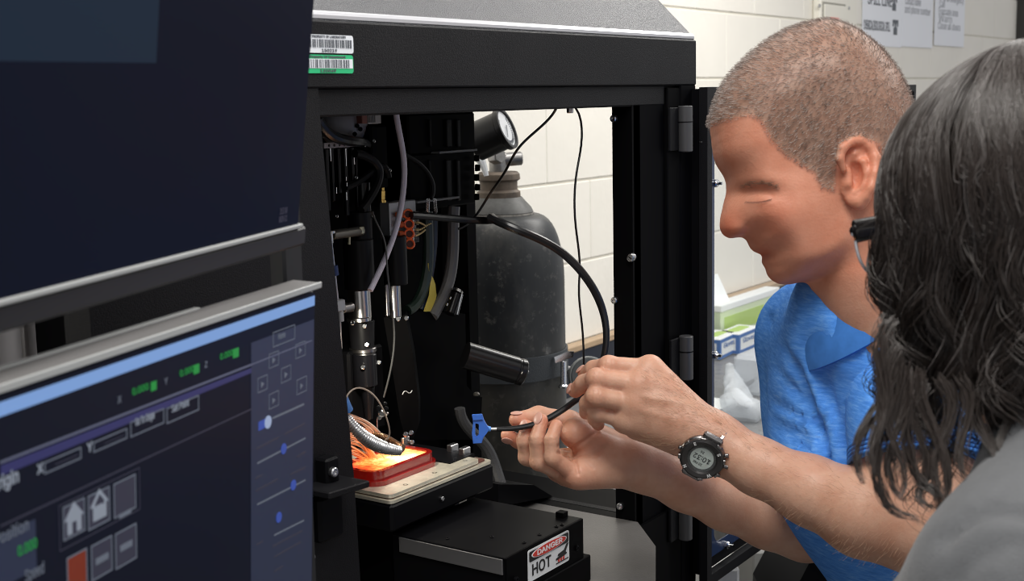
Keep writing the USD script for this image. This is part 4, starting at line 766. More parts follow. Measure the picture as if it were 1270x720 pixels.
obj('divider', L.line((0, 652), (311, 507), .0004), ui_dim, t, smooth=False)
for (bx, tx, gx) in (((190, 478), (163, 490), (145, 500)), ((243, 457), (222, 467), (203, 477)), ((292, 437), (272, 446), (253, 456))):
    obj('status_light', L.rect((bx[0] - 3.5, bx[1] - 4), (bx[0] + 3.5, bx[1] + 4.5)), ui_green, t, smooth=False)
    obj('readout', L.text('0.000', tx, .0036, .015), ui_green, t, smooth=False, kind=None); obj('axis_letter', L.text('X' if bx[0] == 190 else ('Y' if bx[0] == 243 else 'Z'), gx, .0036), ui_btn, t, smooth=False)
for (tl, br, txt) in (((54, 573), (100, 568), None), ((115, 548), (157, 543), None), ((161, 523), (203, 524), 'Go To Origin'), ((206, 506), (246, 508), 'Set Point')):
    o_ = obj('entry_field' if txt is None else 'button', L.outline(tl, br), ui_btn, t, smooth=False)
    if txt: obj('button_text', L.text(txt, (tl[0] + 6, (tl[1] + br[1]) / 2 + 4.5), .0042, .018), ui_white, o_, smooth=False)
    else: obj('field_fill', L.rect((tl[0] + 14, tl[1] + 2), (br[0] - 4, br[1] - 4)), ui_dim, o_, smooth=False)
obj('field_label', L.text('X', (45, 588), .0048, None, True), ui_white, t, smooth=False); obj('field_label', L.text('Y', (107, 561), .0048, None, True), ui_white, t, smooth=False)
obj('heading_text', L.text('Origin', (-14, 612), .0065, .020, True), ui_white, t, smooth=False)
def button(tl, br, fill=None):
    o_ = obj('icon_button', L.outline(tl, br, .0007), ui_btn, t, smooth=False); obj('button_fill', L.rect((tl[0] + 1.5, tl[1] + 1), (br[0] - 1.5, br[1] - 1), .00035), fill or ui_dim, o_, smooth=False); return o_
def icon(o_, poly, px, py, m):
    a = L.uv(px, py); obj('icon', L.flat(shapely.affinity.translate(shapely.affinity.scale(poly, .0155, .0155, origin=(0, 0)), *a), .0004, .0007), m, o_, smooth=False)
house = sg.Polygon([(-.5, 0), (0, -.55), (.5, 0), (.36, 0), (.36, .5), (-.36, .5), (-.36, 0)]).difference(sg.box(-.12, .12, .12, .5))
b1 = button((77, 629), (105, 657)); icon(b1, house, 91, 641.5, ui_white)
b2 = button((108, 615), (136, 644)); icon(b2, house.difference(house.buffer(-.12)).union(sg.box(-.12, .1, .12, .5)), 122.5, 625, ui_white)
b3 = button((140, 600), (168, 629)); icon(b3, sg.box(-.35, .35, .35, .5), 154, 622, ui_btn)
b4 = button((82, 692), (108, 722), ui_red); b5 = button((112, 677), (139, 706)); icon(b5, sg.box(-.35, -.1, .35, .12), 125.5, 692, ui_btn); b6 = button((142, 662), (169, 691)); icon(b6, sg.box(-.35, -.1, .35, .12), 155.5, 676, ui_btn)
obj('button_panel', L.outline((72, 627), (173, 631), .0004), ui_dim, t, smooth=False)
obj('left_card', L.rect((-30, 678), (45, 705), .0003), ui_panel, t, smooth=False); obj('card_text', L.text('Position', (-8, 677), .006, .024), ui_btn, t, smooth=False); obj('card_value', L.text('0.000', (21, 690), .005, .014), ui_green, t, smooth=False)
obj('card_text', L.text('Speed', (30, 722), .006, .014), ui_btn, t, smooth=False)
o_ = obj('button', L.outline((338, 412), (365, 420), .0005), ui_btn, t, smooth=False); obj('button_text', L.text('Home', (344, 421), .004, .01), ui_btn, o_, smooth=False)
for px, py in ((339, 446), (372, 434), (354, 464), (325, 476), (373.5, 478), (339, 496)):
    o_ = obj('arrow_button', L.outline((px - 6, py - 7), (px + 6, py + 6), .0004), ui_btn, t, smooth=False); a = L.uv(px, py); obj('arrow', L.flat(sg.Polygon([(a[0] - .002, a[1]), (a[0] + .002, a[1] - .002), (a[0] + .002, a[1] + .002)]), .0003, .0006), ui_btn, o_, smooth=False)
a = L.uv(331.5, 523); obj('toggle_knob', L.flat(sg.Point(a).buffer(.0042), .0004, .0008), E_('toggle', (0.55, 0.68, 1.0), 0.8), t, smooth=False); obj('toggle_track', L.rect((320, 523), (332, 528)), ui_knob, t, smooth=False)
obj('toggle_text', L.line((338, 518), (376, 501), .0007), ui_btn, t, smooth=False)
for p, q, kn in (((319, 574), (378, 543), (351, 556)), ((319, 625), (378, 595), (363, 601)), ((340, 663), (376, 645), (345, 641))):
    o_ = obj('slider_track', L.line(p, q, .0006), ui_btn, t, smooth=False); a = L.uv(*kn); obj('slider_knob', L.flat(sg.Point(a).buffer(.0036), .0004, .0008), ui_knob, o_, smooth=False)
for p, q in (((318, 556), (345, 542)), ((353, 538), (377, 525)), ((368, 566), (378, 560)), ((317, 593), (324, 589)), ((317, 608), (344, 594)), ((360, 588), (378, 579)), ((318, 675), (325, 671)), ((338, 677), (374, 658)), ((340, 690), (372, 672)), ((340, 708), (350, 702))):
    obj('small_text', L.line(p, q, .0008), ui_dim, t, smooth=False)
# upper monitor
U = Panel((371, 279), .90, (0, 374), .60, math.radians(7.5))
t = thing('wall_monitor', 'upper monitor with a nearly black screen and a pale line along its lower edge', 'monitor', U.at(.25, .02))
obj('housing', U.box(.0, .62, -.36, .0145, -.035, -.002, .003), bez, t)
obj('chin', U.box(-.012, .62, .0015, .0155, -.035, .0005, .002), mat('chin_black', (0.014, 0.014, 0.016), 0.45), t)
obj('pale_trim', U.box(-.002, .62, -.0012, .0016, -.002, .0022, .0005), lip, t, label='pale line along the lower edge')
sm_ = usdkit.material(stage, '/World/Looks/screen_black', {'p': ('principled_bsdf', {'base_color': (0.002, 0.002, 0.003), 'roughness': 0.3, 'specular_ior_level': 0.02, 'emission_color': (0.09, 0.12, 0.27), 'emission_strength': 0.055})}, [], surface='p.BSDF')
obj('screen', U.box(.002, .618, -.355, -.0012, -.003, .0), sm_, t, smooth=False, label='nearly black blue-tinted screen')
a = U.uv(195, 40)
ge = mat('screen_reflection', (0.002, 0.002, 0.003), 0.3, spec=.02, emit=(0.10, 0.17, 0.30), es=0.13)
b = U.uv(195, 78); obj('displayed_window', U.box(a[0], .617, -.352, b[1], .0, .0003), ge, t, smooth=False, label='blue emissive patch painted as a room reflection at the upper left of the screen')  # even emissive patch painted in place of the room reflected in the glass
for k, (p, w) in enumerate((((346, 266), .011), ((345, 276), .012))):
    obj('corner_text', U.text('10:32 AM' if k == 0 else 'MON 01', p, .0042, w), ui_dim, t, smooth=False)
# arm that carries both
t = thing('monitor_arm', 'black upright stand carrying the two monitors', 'stand', (*(at(372, 330, .97)[:2]), 0.4))
pp = L.at(.30, .1, -.10); pz = lambda z: V(pp[0], pp[1], z)
obj('pole', bxs(pp[0] - .02, pp[0] + .02, pp[1] - .02, pp[1] + .02, .02, 1.95, .003), satin, t)
obj('base_foot', bxs(pp[0] - .2, pp[0] + .2, pp[1] - .12, pp[1] + .12, .0, .022, .004), satin, t)
for P_, v in ((L, .17), (U, -.17)):
    obj('mount', P_.box(.25, .35, v - .05, v + .05, -.09, -.02 if P_ is L else -.0345, .003), satin, t)
q0, q1 = at(352, 312, .94), at(384, 420, .94); obj('side_bracket', bxs(q0[0], q0[0] + .02, q0[1], q0[1] + .016, 1.3, q0[2] + .05, .002), bez, t)
# grey sheet and cabinets behind the gap between the monitors
def wavy(px0, px1, y, z0, z1, amp, freq, th, n=40):
    a, b = onY(px0, 430, y), onY(px1, 430, y); u = np.linspace(0, 1, n); x = a[0] + (b[0] - a[0]) * u; yy = y + amp * np.sin(u * freq)
    return prism(list(zip(x, yy)) + list(zip(x[::-1], yy[::-1] + th)), (0, 0, z0), (1, 0, 0), (0, 1, 0), z1 - z0)
obj('dust_cover', wavy(-120, 54, 1.2, .9, 1.66, .008, 22, .004), mat('cover_grey', (0.80, 0.76, 0.75), 0.75, bump=.2), label='pale grey folded dust cover glimpsed between the monitors', cat='dust cover')
a, b = onY(54, 430, 1.24), onY(96, 430, 1.24)
obj('grey_cabinet', bxs(a[0], b[0], 1.24, 1.5, 0, 1.66, .004), mat('cabinet_darkgrey', (0.22, 0.21, 0.205), 0.6), label='dark grey metal cabinet right of the dust cover', cat='cabinet')
a, b = onY(114, 430, 1.16), onY(127, 430, 1.16); obj('grey_post', bxs(a[0], b[0], 1.16, 1.19, 0, 1.66, .003), mat('cabinet_darkgrey', (0,) * 3), label='narrow grey post beside the machine\'s left panel', cat='post')
a, b = onY(-260, 430, 1.5), onY(125, 430, 1.5); obj('black_screen_panel', bxs(a[0], b[0], 1.51, 1.53, 0, 1.68, .003), inner, label='black partition panel behind the grey cabinet', cat='panel')
# ------------------------------------------------------------------ the man
def skin_mat(name, base, red):
    return usdkit.material(stage, '/World/Looks/' + name, {
        'tc': ('texture_coordinate', {}), 'n': ('noise_texture', {'scale': 38.0, 'detail': 5.0, 'roughness': 0.6}), 'r': ('rgb_ramp', {'ramp': [(0.32, red), (0.62, base)]}),
        'at': ('attribute', {'attribute': 'tone'}), 'mx': ('mix', {'mix_type': 'multiply', 'fac': 1.0}), 'n2': ('noise_texture', {'scale': 420.0, 'detail': 2.0}), 'b': ('bump', {'strength': 0.22, 'distance': 0.0012}),
        'p': ('principled_bsdf', {'roughness': 0.46, 'specular_ior_level': 0.42, 'subsurface_weight': 0.12, 'subsurface_scale': 0.004, 'subsurface_radius': (1.0, 0.35, 0.2)})},
        [('tc.object', 'n.vector'), ('n.fac', 'r.fac'), ('r.color', 'mx.color1'), ('at.color', 'mx.color2'), ('mx.color', 'p.base_color'), ('tc.object', 'n2.vector'), ('n2.fac', 'b.height'), ('b.normal', 'p.normal')], surface='p.BSDF')
skin = skin_mat('skin_man', (0.60, 0.345, 0.24), (0.54, 0.275, 0.18))
def tone(path, cols):
    UsdGeom.PrimvarsAPI(stage.GetPrimAtPath(path)).CreatePrimvar('tone', Sdf.ValueTypeNames.Color3fArray, 'vertex').Set(Vt.Vec3fArray.FromNumpy(np.asarray(cols, np.float32)))
HD = 1.30; HO = at(1005, 190, HD); HS = HD / F
hA, hB, hL = CR, -CD, -CF
def hp2(px, py): return V((px - 1005) * HS, (190 - py) * HS)
def h3(px, py, l): a = hp2(px, py); return HO + hA * a[0] + hB * a[1] + hL * l
face = [(880, 153), (881, 165), (882.5, 178), (885.5, 196), (890, 207), (896, 216), (900, 226), (900, 238), (897, 252), (894, 265), (892, 277), (893.5, 287), (900, 294), (909, 296), (918, 293.5), (925, 297), (928.5, 304), (932, 310), (941, 314.5), (947, 317.5), (944.5, 321), (944.5, 327), (949, 331.5), (950, 338), (954, 345), (962, 351), (975, 353.5), (992, 350), (1024, 341), (1050, 337)]
skull = [(1075, 350), (1110, 330), (1122, 290), (1127, 240), (1131, 190), (1130, 150), (1120, 112), (1112, 95), (1100, 77), (1077, 53), (1048, 33.5), (1020, 26), (991, 31), (958, 46), (925, 72), (897, 105), (884, 138)]
prof2 = np.array([hp2(*p) for p in face + skull])
hg = .0012; x0h, y0h = prof2.min(0) - .012; x1h, y1h = prof2.max(0) + .012
gx = np.arange(x0h, x1h, hg); gy = np.arange(y0h, y1h, hg); GX, GY = np.meshgrid(gx, gy, indexing='ij')
def closed_spline(p, n=500):
    q = np.vstack([p, p[:1]]); t = np.r_[0, np.cumsum(np.linalg.norm(np.diff(q, axis=0), axis=1))]; return CubicSpline(t, q, bc_type='periodic')(np.linspace(0, t[-1], n))
from shapely import contains_xy
insd = contains_xy(sg.Polygon(closed_spline(prof2)).buffer(0), GX, GY)
din = ndimage.distance_transform_edt(insd) * hg - ndimage.distance_transform_edt(~insd) * hg
din = ndimage.gaussian_filter(din, 1.2)
wc = np.array([  # px, py, half width in mm, rounding radius in mm
    (1030, 130, 80, 66), (1060, 90, 76, 66), (1000, 90, 78, 66), (960, 110, 74, 60), (930, 130, 70, 52), (1090, 150, 76, 62), (1050, 180, 79, 60), (1000, 180, 74, 52), (960, 175, 69, 46), (910, 150, 66, 46), (890, 180, 62, 44),
    (893, 205, 60, 42), (905, 214, 57, 38), (920, 219, 62, 36), (930, 205, 64, 40), (940, 224, 64, 34), (960, 215, 66, 38), (990, 230, 68, 38), (1040, 230, 72, 44), (1090, 230, 68, 50),
    (902, 229, 27, 24), (914, 232, 42, 28), (920, 243, 44, 28), (935, 243, 55, 30), (960, 245, 65, 34), (985, 260, 67, 34), (1020, 270, 66, 34), (1060, 280, 63, 40),
    (897, 250, 19, 14), (906, 250, 23, 16), (918, 252, 43, 22), (932, 258, 57, 30), (893, 280, 20, 12), (903, 283, 22, 12), (914, 284, 25, 14), (925, 276, 43, 22), (938, 272, 55, 28), (955, 280, 61, 32), (980, 290, 62, 32),
    (928, 298, 34, 22), (938, 300, 45, 26), (935, 311, 33, 20), (950, 305, 53, 28), (948, 320, 34, 20), (960, 320, 48, 26), (946, 327, 31, 20), (952, 340, 28, 20), (965, 338, 40, 24), (965, 351, 28, 20), (985, 330, 54, 28), (1000, 345, 46, 26), (1020, 318, 60, 32), (1050, 310, 61, 38), (1040, 338, 54, 34), (1090, 310, 60, 48), (1075, 345, 56, 44)], float)
rb = RBFInterpolator(np.array([hp2(*p[:2]) for p in wc]), wc[:, 2:] / 1000, kernel='linear', smoothing=2e-4)
cx, cy = GX[::6, ::6], GY[::6, ::6]; wr = rb(np.stack([cx.ravel(), cy.ravel()], 1)).reshape(*cx.shape, 2)
zoom = [GX.shape[0] / cx.shape[0], GX.shape[1] / cx.shape[1]]
from scipy.interpolate import RegularGridInterpolator
wi = RegularGridInterpolator((cx[:, 0], cy[0]), wr, bounds_error=False, fill_value=None)(np.stack([GX, GY], -1))
W = ndimage.gaussian_filter(wi[..., 0], 4); RR = ndimage.gaussian_filter(wi[..., 1], 4)
qn = np.clip(1 - din / RR, 0, None); half = W * np.sqrt(np.clip(1 - qn ** 2, 0, 1)); half = ndimage.gaussian_filter(half, 1.0)
wN = lambda px, py: float(np.interp(px, [895, 915, 930, 950, 1000, 1060], [.012, .024, .036, .050, .064, .072]))
def hp2f(px, py):
    k = 1 - wN(px, py) / HD; return hp2(635 + (px - 635) * k, 360 + (py - 360) * k)    # a mark on the near flank, seen in perspective
def bump2(px, py, amp, sx, sy, ang=0.0):
    c = hp2f(px, py); ca, sa = math.cos(ang), math.sin(ang); u = (GX - c[0]) * ca + (GY - c[1]) * sa; v = -(GX - c[0]) * sa + (GY - c[1]) * ca
    return amp * np.exp(-(u / sx) ** 2 / 2 - (v / sy) ** 2 / 2)
def stroke2(pts, amp, w):
    ls = np.array([hp2f(*p) for p in pts]); d = np.full(GX.shape, 1.0)
    for a, b in zip(ls[:-1], ls[1:]):
        ba = b - a; t = np.clip(((GX - a[0]) * ba[0] + (GY - a[1]) * ba[1]) / (ba @ ba), 0, 1); d = np.minimum(d, np.hypot(GX - a[0] - t * ba[0], GY - a[1] - t * ba[1]))
    return amp * np.exp(-(d / w) ** 2)
half += bump2(928, 241, -.0085, .014, .006, -.15) + bump2(932, 225, .0030, .018, .0045, -.12) + bump2(936, 247, .0050, .010, .0040, -.12)
half += stroke2([(922, 240), (936, 237), (950, 239), (958, 242)], -.0022, .0016) + stroke2([(924, 250), (938, 251.5), (952, 249), (958, 245)], -.0020, .0015) + stroke2([(928, 258), (944, 261), (956, 257)], -.0010, .002)
half += bump2(918, 286, .0055, .006, .005) + stroke2([(926, 278), (929, 286), (925, 293)], -.0028, .0018) + bump2(907, 293, -.003, .004, .0022) + bump2(962, 266, .0032, .018, .012)
half += stroke2([(930, 284), (942, 294), (954, 308), (958, 318)], -.0022, .003) + stroke2([(944, 316.5), (952, 318), (962, 320), (966, 322)], -.0030, .0015) + bump2(945, 311, .002, .007, .003, -.3) + bump2(951, 325, .0022, .006, .0035) + stroke2([(951, 332), (962, 333)], -.002, .003)
half += stroke2([(1000, 332), (1030, 318), (1046, 300), (1052, 275)], .002, .008) + bump2(1000, 195, -.003, .016, .016) + bump2(1020, 330, -.002, .03, .004)
hi = RegularGridInterpolator((gx, gy), np.stack([half, din], -1), bounds_error=False, fill_value=None)
def headfield(f):
    n = f.n; g = f.lo + f.h * np.stack(np.meshgrid(*[np.arange(k) for k in n], indexing='ij'), -1); r = g - HO
    u, v, l = r @ hA, r @ hB, r @ hL; s = hi(np.stack([np.clip(u, gx[0], gx[-1]), np.clip(v, gy[0], gy[-1])], -1)); hf, di = s[..., 0], s[..., 1]
    # a distance-like value: lateral excess near the flank, profile distance near the rim
    lat = np.abs(l) - np.maximum(hf, .0004); d = np.where(di > 0, np.where(lat > 0, lat, np.maximum(lat, -di)), np.hypot(-di, np.maximum(np.abs(l) - .0004, 0)))
    out = np.maximum(np.maximum(gx[0] - u, u - gx[-1]), np.maximum(gy[0] - v, v - gy[-1])); d = np.where(out > 0, np.maximum(d, out), d)
    f.v = np.minimum(f.v, d.astype(np.float32))
c8 = np.array([h3(px, py, l) for px in (872, 1215) for py in (18, 470) for l in (-.11, .12)])
f = Field(c8.min(0), c8.max(0), .0019); headfield(f)
f.v = ndimage.gaussian_filter(f.v, 1.0)
# neck and the root of the shoulders
f.chain([h3(1062, 290, 0), h3(1092, 350, -.004), h3(1128, 420, -.006)], [.052, .060, .072], .022)
f.cap(h3(1060, 335, .035), h3(1085, 395, .015), .016, .018, .03)   # sternomastoid
# ear
def el(px, py, l): return at(px, py, HD - .0705 - l)
f.ell(el(1063, 212, .002), (.0155, .0305, .0055), np.stack([unit(hA * .97 - hB * .2), unit(hB * .97 + hA * .2), hL]), .005)
hel = [(1046, 210), (1041, 196), (1045, 183), (1055, 175.5), (1067, 174), (1079, 181), (1086, 196), (1085, 215), (1080, 232), (1073, 244)]
f.chain([el(px, py, .010 + .004 * math.sin(i)) for i, (px, py) in enumerate(hel)], [.0034, .004, .0044, .0044, .0046, .0048, .0048, .0044, .0042, .0044], .003)
f.chain([el(1073, 244, .006), el(1066, 250, .005), el(1058, 248, .003)], [.006, .007, .0055], .004)
f.chain([el(1060, 192, .0065), el(1070, 200, .0075), el(1074, 214, .0075), el(1070, 230, .0075), el(1062, 238, .0065)], [.003, .0035, .0042, .004, .0034], .003)
f.ell(el(1059, 217, .007), (.0075, .0125, .0075), np.stack([hA, hB, hL]), .004, sub=True)
f.cap(el(1051, 213, .004), el(1052, 228, .005), .0042, .0045, .004); f.cap(el(1063, 195, .0095), el(1073, 190, .010), .0026, .0026, .003, sub=True)
headm = f.mesh(3)
headm = max(headm.split(only_watertight=False), key=lambda m: len(m.faces))

# arms and hands
def A3(*p): return at(*p)
def arm_field(lo_hi, h, build):
    pts = np.array(lo_hi); f = Field(pts.min(0) - .075, pts.max(0) + .075, h); build(f); return f
Lw = (884, 545, 1.335)
LI = [(806, 457, 1.352), (755, 453, 1.350), (736, 457, 1.368), (725, 463, 1.386)]
LM = [(792, 477, 1.342), (740, 469, 1.338), (724, 475, 1.358), (713.5, 484, 1.378)]
LR = [(786, 500, 1.340), (739, 491, 1.334), (729, 500, 1.352), (727, 511, 1.372)]
LP = [(776, 521, 1.346), (741, 511, 1.346), (738, 519, 1.362), (742, 526, 1.378)]
LT = [(842, 500, 1.375), (800, 480, 1.40), (760, 480, 1.412), (724, 489, 1.412)]
def left_hand(f):
    P = lambda q: A3(*q)
    for ch, w in ((LI, .0148), (LM, .0150), (LR, .0146), (LP, .0140)):
        f.cap(P(Lw), P(ch[0]), .0205, w, .016)
    f.cap(A3(840, 530, 1.345), A3(795, 490, 1.352), .021, .016, .015); f.cap(A3(858, 545, 1.355), A3(790, 530, 1.365), .017, .013, .015)
    for ch, k in ((LI, 1.0), (LM, 1.03), (LR, 1.0), (LP, .88)):
        f.chain([P(q) for q in ch], [.0102 * k, .0096 * k, .0086 * k, .0076 * k], .0032)
        f.ell(P(ch[0]) + hL * .003, .0098 * k, k=.008); f.ell(P(ch[1]) + hL * .001, .0099 * k, k=.004)
    f.chain([P(q) for q in LT], [.018, .0125, .0112, .0085], .007)
    for q in LI, LM, LR:       # tendons on the back of the hand
        a = P(q[0]) + hL * .006; f.cap(a, a * .45 + (P(Lw) + hL * .012) * .55, .0048, .003, .008)
def left_arm(f):
    P = lambda *q: A3(*q)
    f.chain([P(*Lw), P(900, 556, 1.332), P(940, 578, 1.315)], [.0262, .0258, .0275], .012)
    f.chain([P(940, 578, 1.315), P(1005, 608, 1.285), P(1070, 638, 1.255), P(1135, 655, 1.235)], [.0275, .0330, .0385, .0400], .012)
    f.cap(P(1080, 628, 1.25), P(1120, 612, 1.24), .030, .036, .03)
    f.chain([P(1138, 652, 1.235), P(1140, 580, 1.25), P(1132, 470, 1.28)], [.0405, .047, .052], .02)
RW = (778, 572, 1.425)
RPk = [(714, 589, 1.386), (685, 567, 1.372), (684, 545, 1.370), (690, 527.5, 1.378)]
RRg = [(702, 588, 1.402), (668, 572, 1.388), (665, 545, 1.382), (672, 521, 1.390)]
RMd = [(692, 583, 1.420), (654, 566, 1.404), (650, 546, 1.396), (654, 529, 1.398)]
RIx = [(690, 570, 1.438), (658, 556, 1.434), (642, 546.5, 1.424), (629, 539, 1.414)]
RTh = [(752, 548, 1.430), (706, 523, 1.428), (668, 516, 1.424), (640, 520, 1.410)]
def right_hand(f):
    P = lambda q: A3(*q)
    for ch, w in ((RPk, .0125), (RRg, .0125), (RMd, .0125), (RIx, .0125)): f.cap(P(RW), P(ch[0]), .0200, w, .014)
    f.cap(A3(762, 583, 1.405), A3(722, 588, 1.390), .0165, .0125, .014); f.cap(A3(752, 558, 1.415), A3(712, 536, 1.412), .0190, .0155, .010); f.ell(A3(716, 538, 1.408), (.016, .015, .014), k=.008)
    for ch, k in ((RPk, .93), (RRg, 1.0), (RMd, 1.02), (RIx, .98)):
        f.chain([P(q) for q in ch], [.0094 * k, .0088 * k, .0080 * k, .0072 * k], .0026); f.ell(P(ch[1]), .0091 * k, k=.004)
    f.chain([P(q) for q in RTh], [.0165, .0120, .0104, .0078], .006)
    f.cap(A3(738, 563, 1.392), A3(752, 552, 1.396), .0012, .0012, .004, sub=True)
def right_arm(f):
    P = lambda *q: A3(*q)
    f.chain([P(*RW), P(800, 581, 1.43), P(850, 602, 1.44)], [.0255, .0245, .0265], .012)
    f.chain([P(850, 602, 1.44), P(900, 622, 1.45), P(955, 640, 1.46), P(1000, 652, 1.47)], [.0265, .0300, .0350, .0360], .012)
    f.chain([P(1000, 652, 1.47), P(1000, 570, 1.49), P(990, 430, 1.50)], [.0360, .037, .040], .02)
fl = arm_field([A3(*q) for q in (*LI, *LM, *LR, *LP, *LT, Lw, (870, 560, 1.34))], .00165, lambda f: (left_hand(f), left_arm(f)))
fa = arm_field([A3(*q) for q in ((860, 530, 1.34), (1150, 690, 1.23), (1130, 450, 1.28))], .0030, lambda f: (left_hand(f), left_arm(f)))
fr = arm_field([A3(*q) for q in (*RPk, *RRg, *RMd, *RIx, *RTh, RW)], .00165, lambda f: (right_hand(f), right_arm(f)))
fb = arm_field([A3(*q) for q in ((790, 560, 1.42), (1010, 680, 1.47), (985, 430, 1.50))], .0030, lambda f: (right_hand(f), right_arm(f)))
def to_m3(t):
    t = trimesh.Trimesh(t.vertices, t.faces, process=False); return m3.Manifold(m3.Mesh(np.asarray(t.vertices, np.float32), np.asarray(t.faces, np.uint32)))
def cut_join(fine, coarse, plane_pt, n):
    """the fine hand and the coarser arm, each cut at one plane, as one solid"""
    n = unit(n); a, b = fine.mesh(2), coarse.mesh(2)
    off = float(np.dot(plane_pt, n)); A = to_m3(a).trim_by_plane(tuple(-n), -off - .0004); B = to_m3(b).trim_by_plane(tuple(n), off - .0004)
    return A + B
lc = A3(900, 556, 1.333); Larm = cut_join(fl, fa, lc, A3(960, 588, 1.31) - lc)
rc = A3(808, 584, 1.431); Rarm = cut_join(fr, fb, rc, A3(870, 610, 1.444) - rc)
ft = Field(np.minimum(A3(960, 380, 1.55), A3(1240, 900, 1.2)) - .2, np.maximum(A3(960, 380, 1.55), A3(1240, 900, 1.2)) + .2, .012)
def torso(f, g=0.0, k=.05):
    f.cap(A3(1100, 470, 1.40), A3(1118, 560, 1.40), .112 + g, .122 + g, k); f.cap(A3(1118, 560, 1.40), A3(1245, 800, 1.42), .122 + g, .122 + g, k)
    f.cap(A3(1012, 416, 1.50), A3(1095, 425, 1.40), .046 + g, .058 + g, k); f.cap(A3(1095, 425, 1.40), A3(1130, 448, 1.295), .060 + g, .050 + g, k)
torso(ft, -.018)
body = to_m3(headm) + Larm + Rarm + to_m3(ft.mesh(2))
bm_ = tri(body)
_v = np.array(bm_.vertices); _n = np.array(bm_.vertex_normals); _p = project(_v); _d = (_v - CAM) @ CF
def crease(pts, amp, w, dmax, dmin=1.33):      # lines of the palm and knuckles, pressed into the skin
    pts = np.asarray(pts, float); d = np.full(len(_v), 1e3)
    for a, b in zip(pts[:-1], pts[1:]):
        ba = b - a; t_ = np.clip(((_p - a) @ ba) / (ba @ ba), 0, 1); d = np.minimum(d, np.linalg.norm(_p - a - t_[:, None] * ba, axis=1))
    return np.where((_d < dmax) & (_d > dmin) & (_n @ hL > .1), amp * np.exp(-(d / w) ** 2), 0)
_c = crease([(694, 553), (707, 557), (722, 549), (741, 535)], -.0022, 2.4, 1.44) + crease([(693, 561), (708, 566), (714, 572), (717, 587)], -.0018, 2.2, 1.42) + crease([(727, 573), (735, 580)], -.001, 2, 1.42)
for q in (LI, LM, LR):
    for o_ in (-4, 0, 4): _c = _c + crease([(q[1][0] + o_, q[1][1] - 6), (q[1][0] + o_ * 1.2 - 1, q[1][1] + 6)], -.0006, 1.6, 1.39, 1.30)
for q in (RPk, RRg, RMd): _c = _c + crease([(q[2][0] - 7, q[2][1] + 1), (q[2][0] + 7, q[2][1])], -.0004, 2.2, 1.42)
for a, b in (((842, 482), (800, 470)), ((846, 500), (800, 492)), ((838, 520), (796, 508))): _c = _c + crease([a, b], .0010, 5, 1.40, 1.28)
bm_ = trimesh.Trimesh(_v + _n * _c[:, None], bm_.faces, process=False)
MO = V(*(A3(1150, 700, 1.42)[:2]), 0.0)
MAN = thing('person', 'man with cropped greying hair in a blue polo shirt guiding the tube with both hands', 'person', MO)
bp = obj('body', bm_, skin, MAN, smooth=True)
# tone of the skin: cropped-hair scalp, ruddy ear, nose and knuckles, lips
vw = np.asarray(bm_.vertices); pp2 = project(vw); dep = (vw - CAM) @ CF; r_ = vw - HO; ll = r_ @ hL; _q = project(vw - 2 * np.minimum(ll, 0)[:, None] * hL); uu, vvp = _q[:, 0], _q[:, 1]
hairline = sg.Polygon([(860, 154), (884, 153), (902, 148), (933, 141), (947, 152), (957, 172), (974, 190), (994, 203), (1012, 214), (1020, 232), (1034, 236), (1037, 205), (1043, 176), (1066, 168), (1092, 178), (1098, 240), (1092, 290), (1140, 300), (1160, 200), (1130, 60), (1020, 0), (900, 60)])
near_head = (vvp < 345) & (uu > 860) & (uu < 1145)
inh = contains_xy(hairline, uu, vvp) & near_head
hm = np.zeros(len(vw)); ii = np.where(near_head)[0]
hm[ii] = np.clip(.5 + np.array([(hairline.exterior.distance(sg.Point(uu[i], vvp[i])) * (1 if inh[i] else -1)) for i in ii]) / 14, 0, 1)
hm = np.where((ll > .05) & (((uu - 1063) / 25) ** 2 + ((vvp - 213) / 43) ** 2 < 1), 0, hm)
col = np.ones((len(vw), 3)); mixc = lambda m, c: col.__imul__(1 - m[:, None] * (1 - np.array(c)))
mixc(hm, (.56, .59, .62))
gz = lambda px, py, s: np.exp(-((uu - px) ** 2 + (vvp - py) ** 2) / (2 * s * s)) * near_head
mixc(gz(900, 282, 13), (1, .76, .70)); mixc(gz(962, 272, 20) * .8, (1, .84, .80)); mixc(gz(1065, 210, 24) * (ll > .06) * .6, (1, .80, .74)); mixc(np.exp(-(((uu - 948) / 8) ** 2 + ((vvp - 317) / 7) ** 2)) * near_head, (.92, .66, .62))
mixc(np.exp(-(((uu - 990) / 38) ** 2 + ((vvp - 325) / 22) ** 2)) * near_head * .5, (.88, .88, .90))
face_m = (uu > 860) & (uu < 1150) & (hm < .5) & (vvp < 430); mixc(face_m * .8 * np.clip((420 - vvp) / 90, 0, 1), (1.06, .76, .69))
def near3(P, s): return np.exp(-((vw - P) ** 2).sum(1) / (2 * s * s))
for ch in (LI, LM, LR, LP): mixc(near3(A3(*ch[1]), .008) * .6, (1, .84, .80)); mixc(near3(A3(*ch[3]), .007), (1, .80, .76))
for ch in (RPk, RRg, RMd, RIx, RTh): mixc(near3(A3(*ch[3]), .009), (1, .80, .76))
mixc(near3(A3(716, 536, 1.40), .02) * .7, (1.0, .84, .80)); mixc(near3(A3(714, 590, 1.38), .016) * .6, (1, .80, .76))
tone(bp, col)
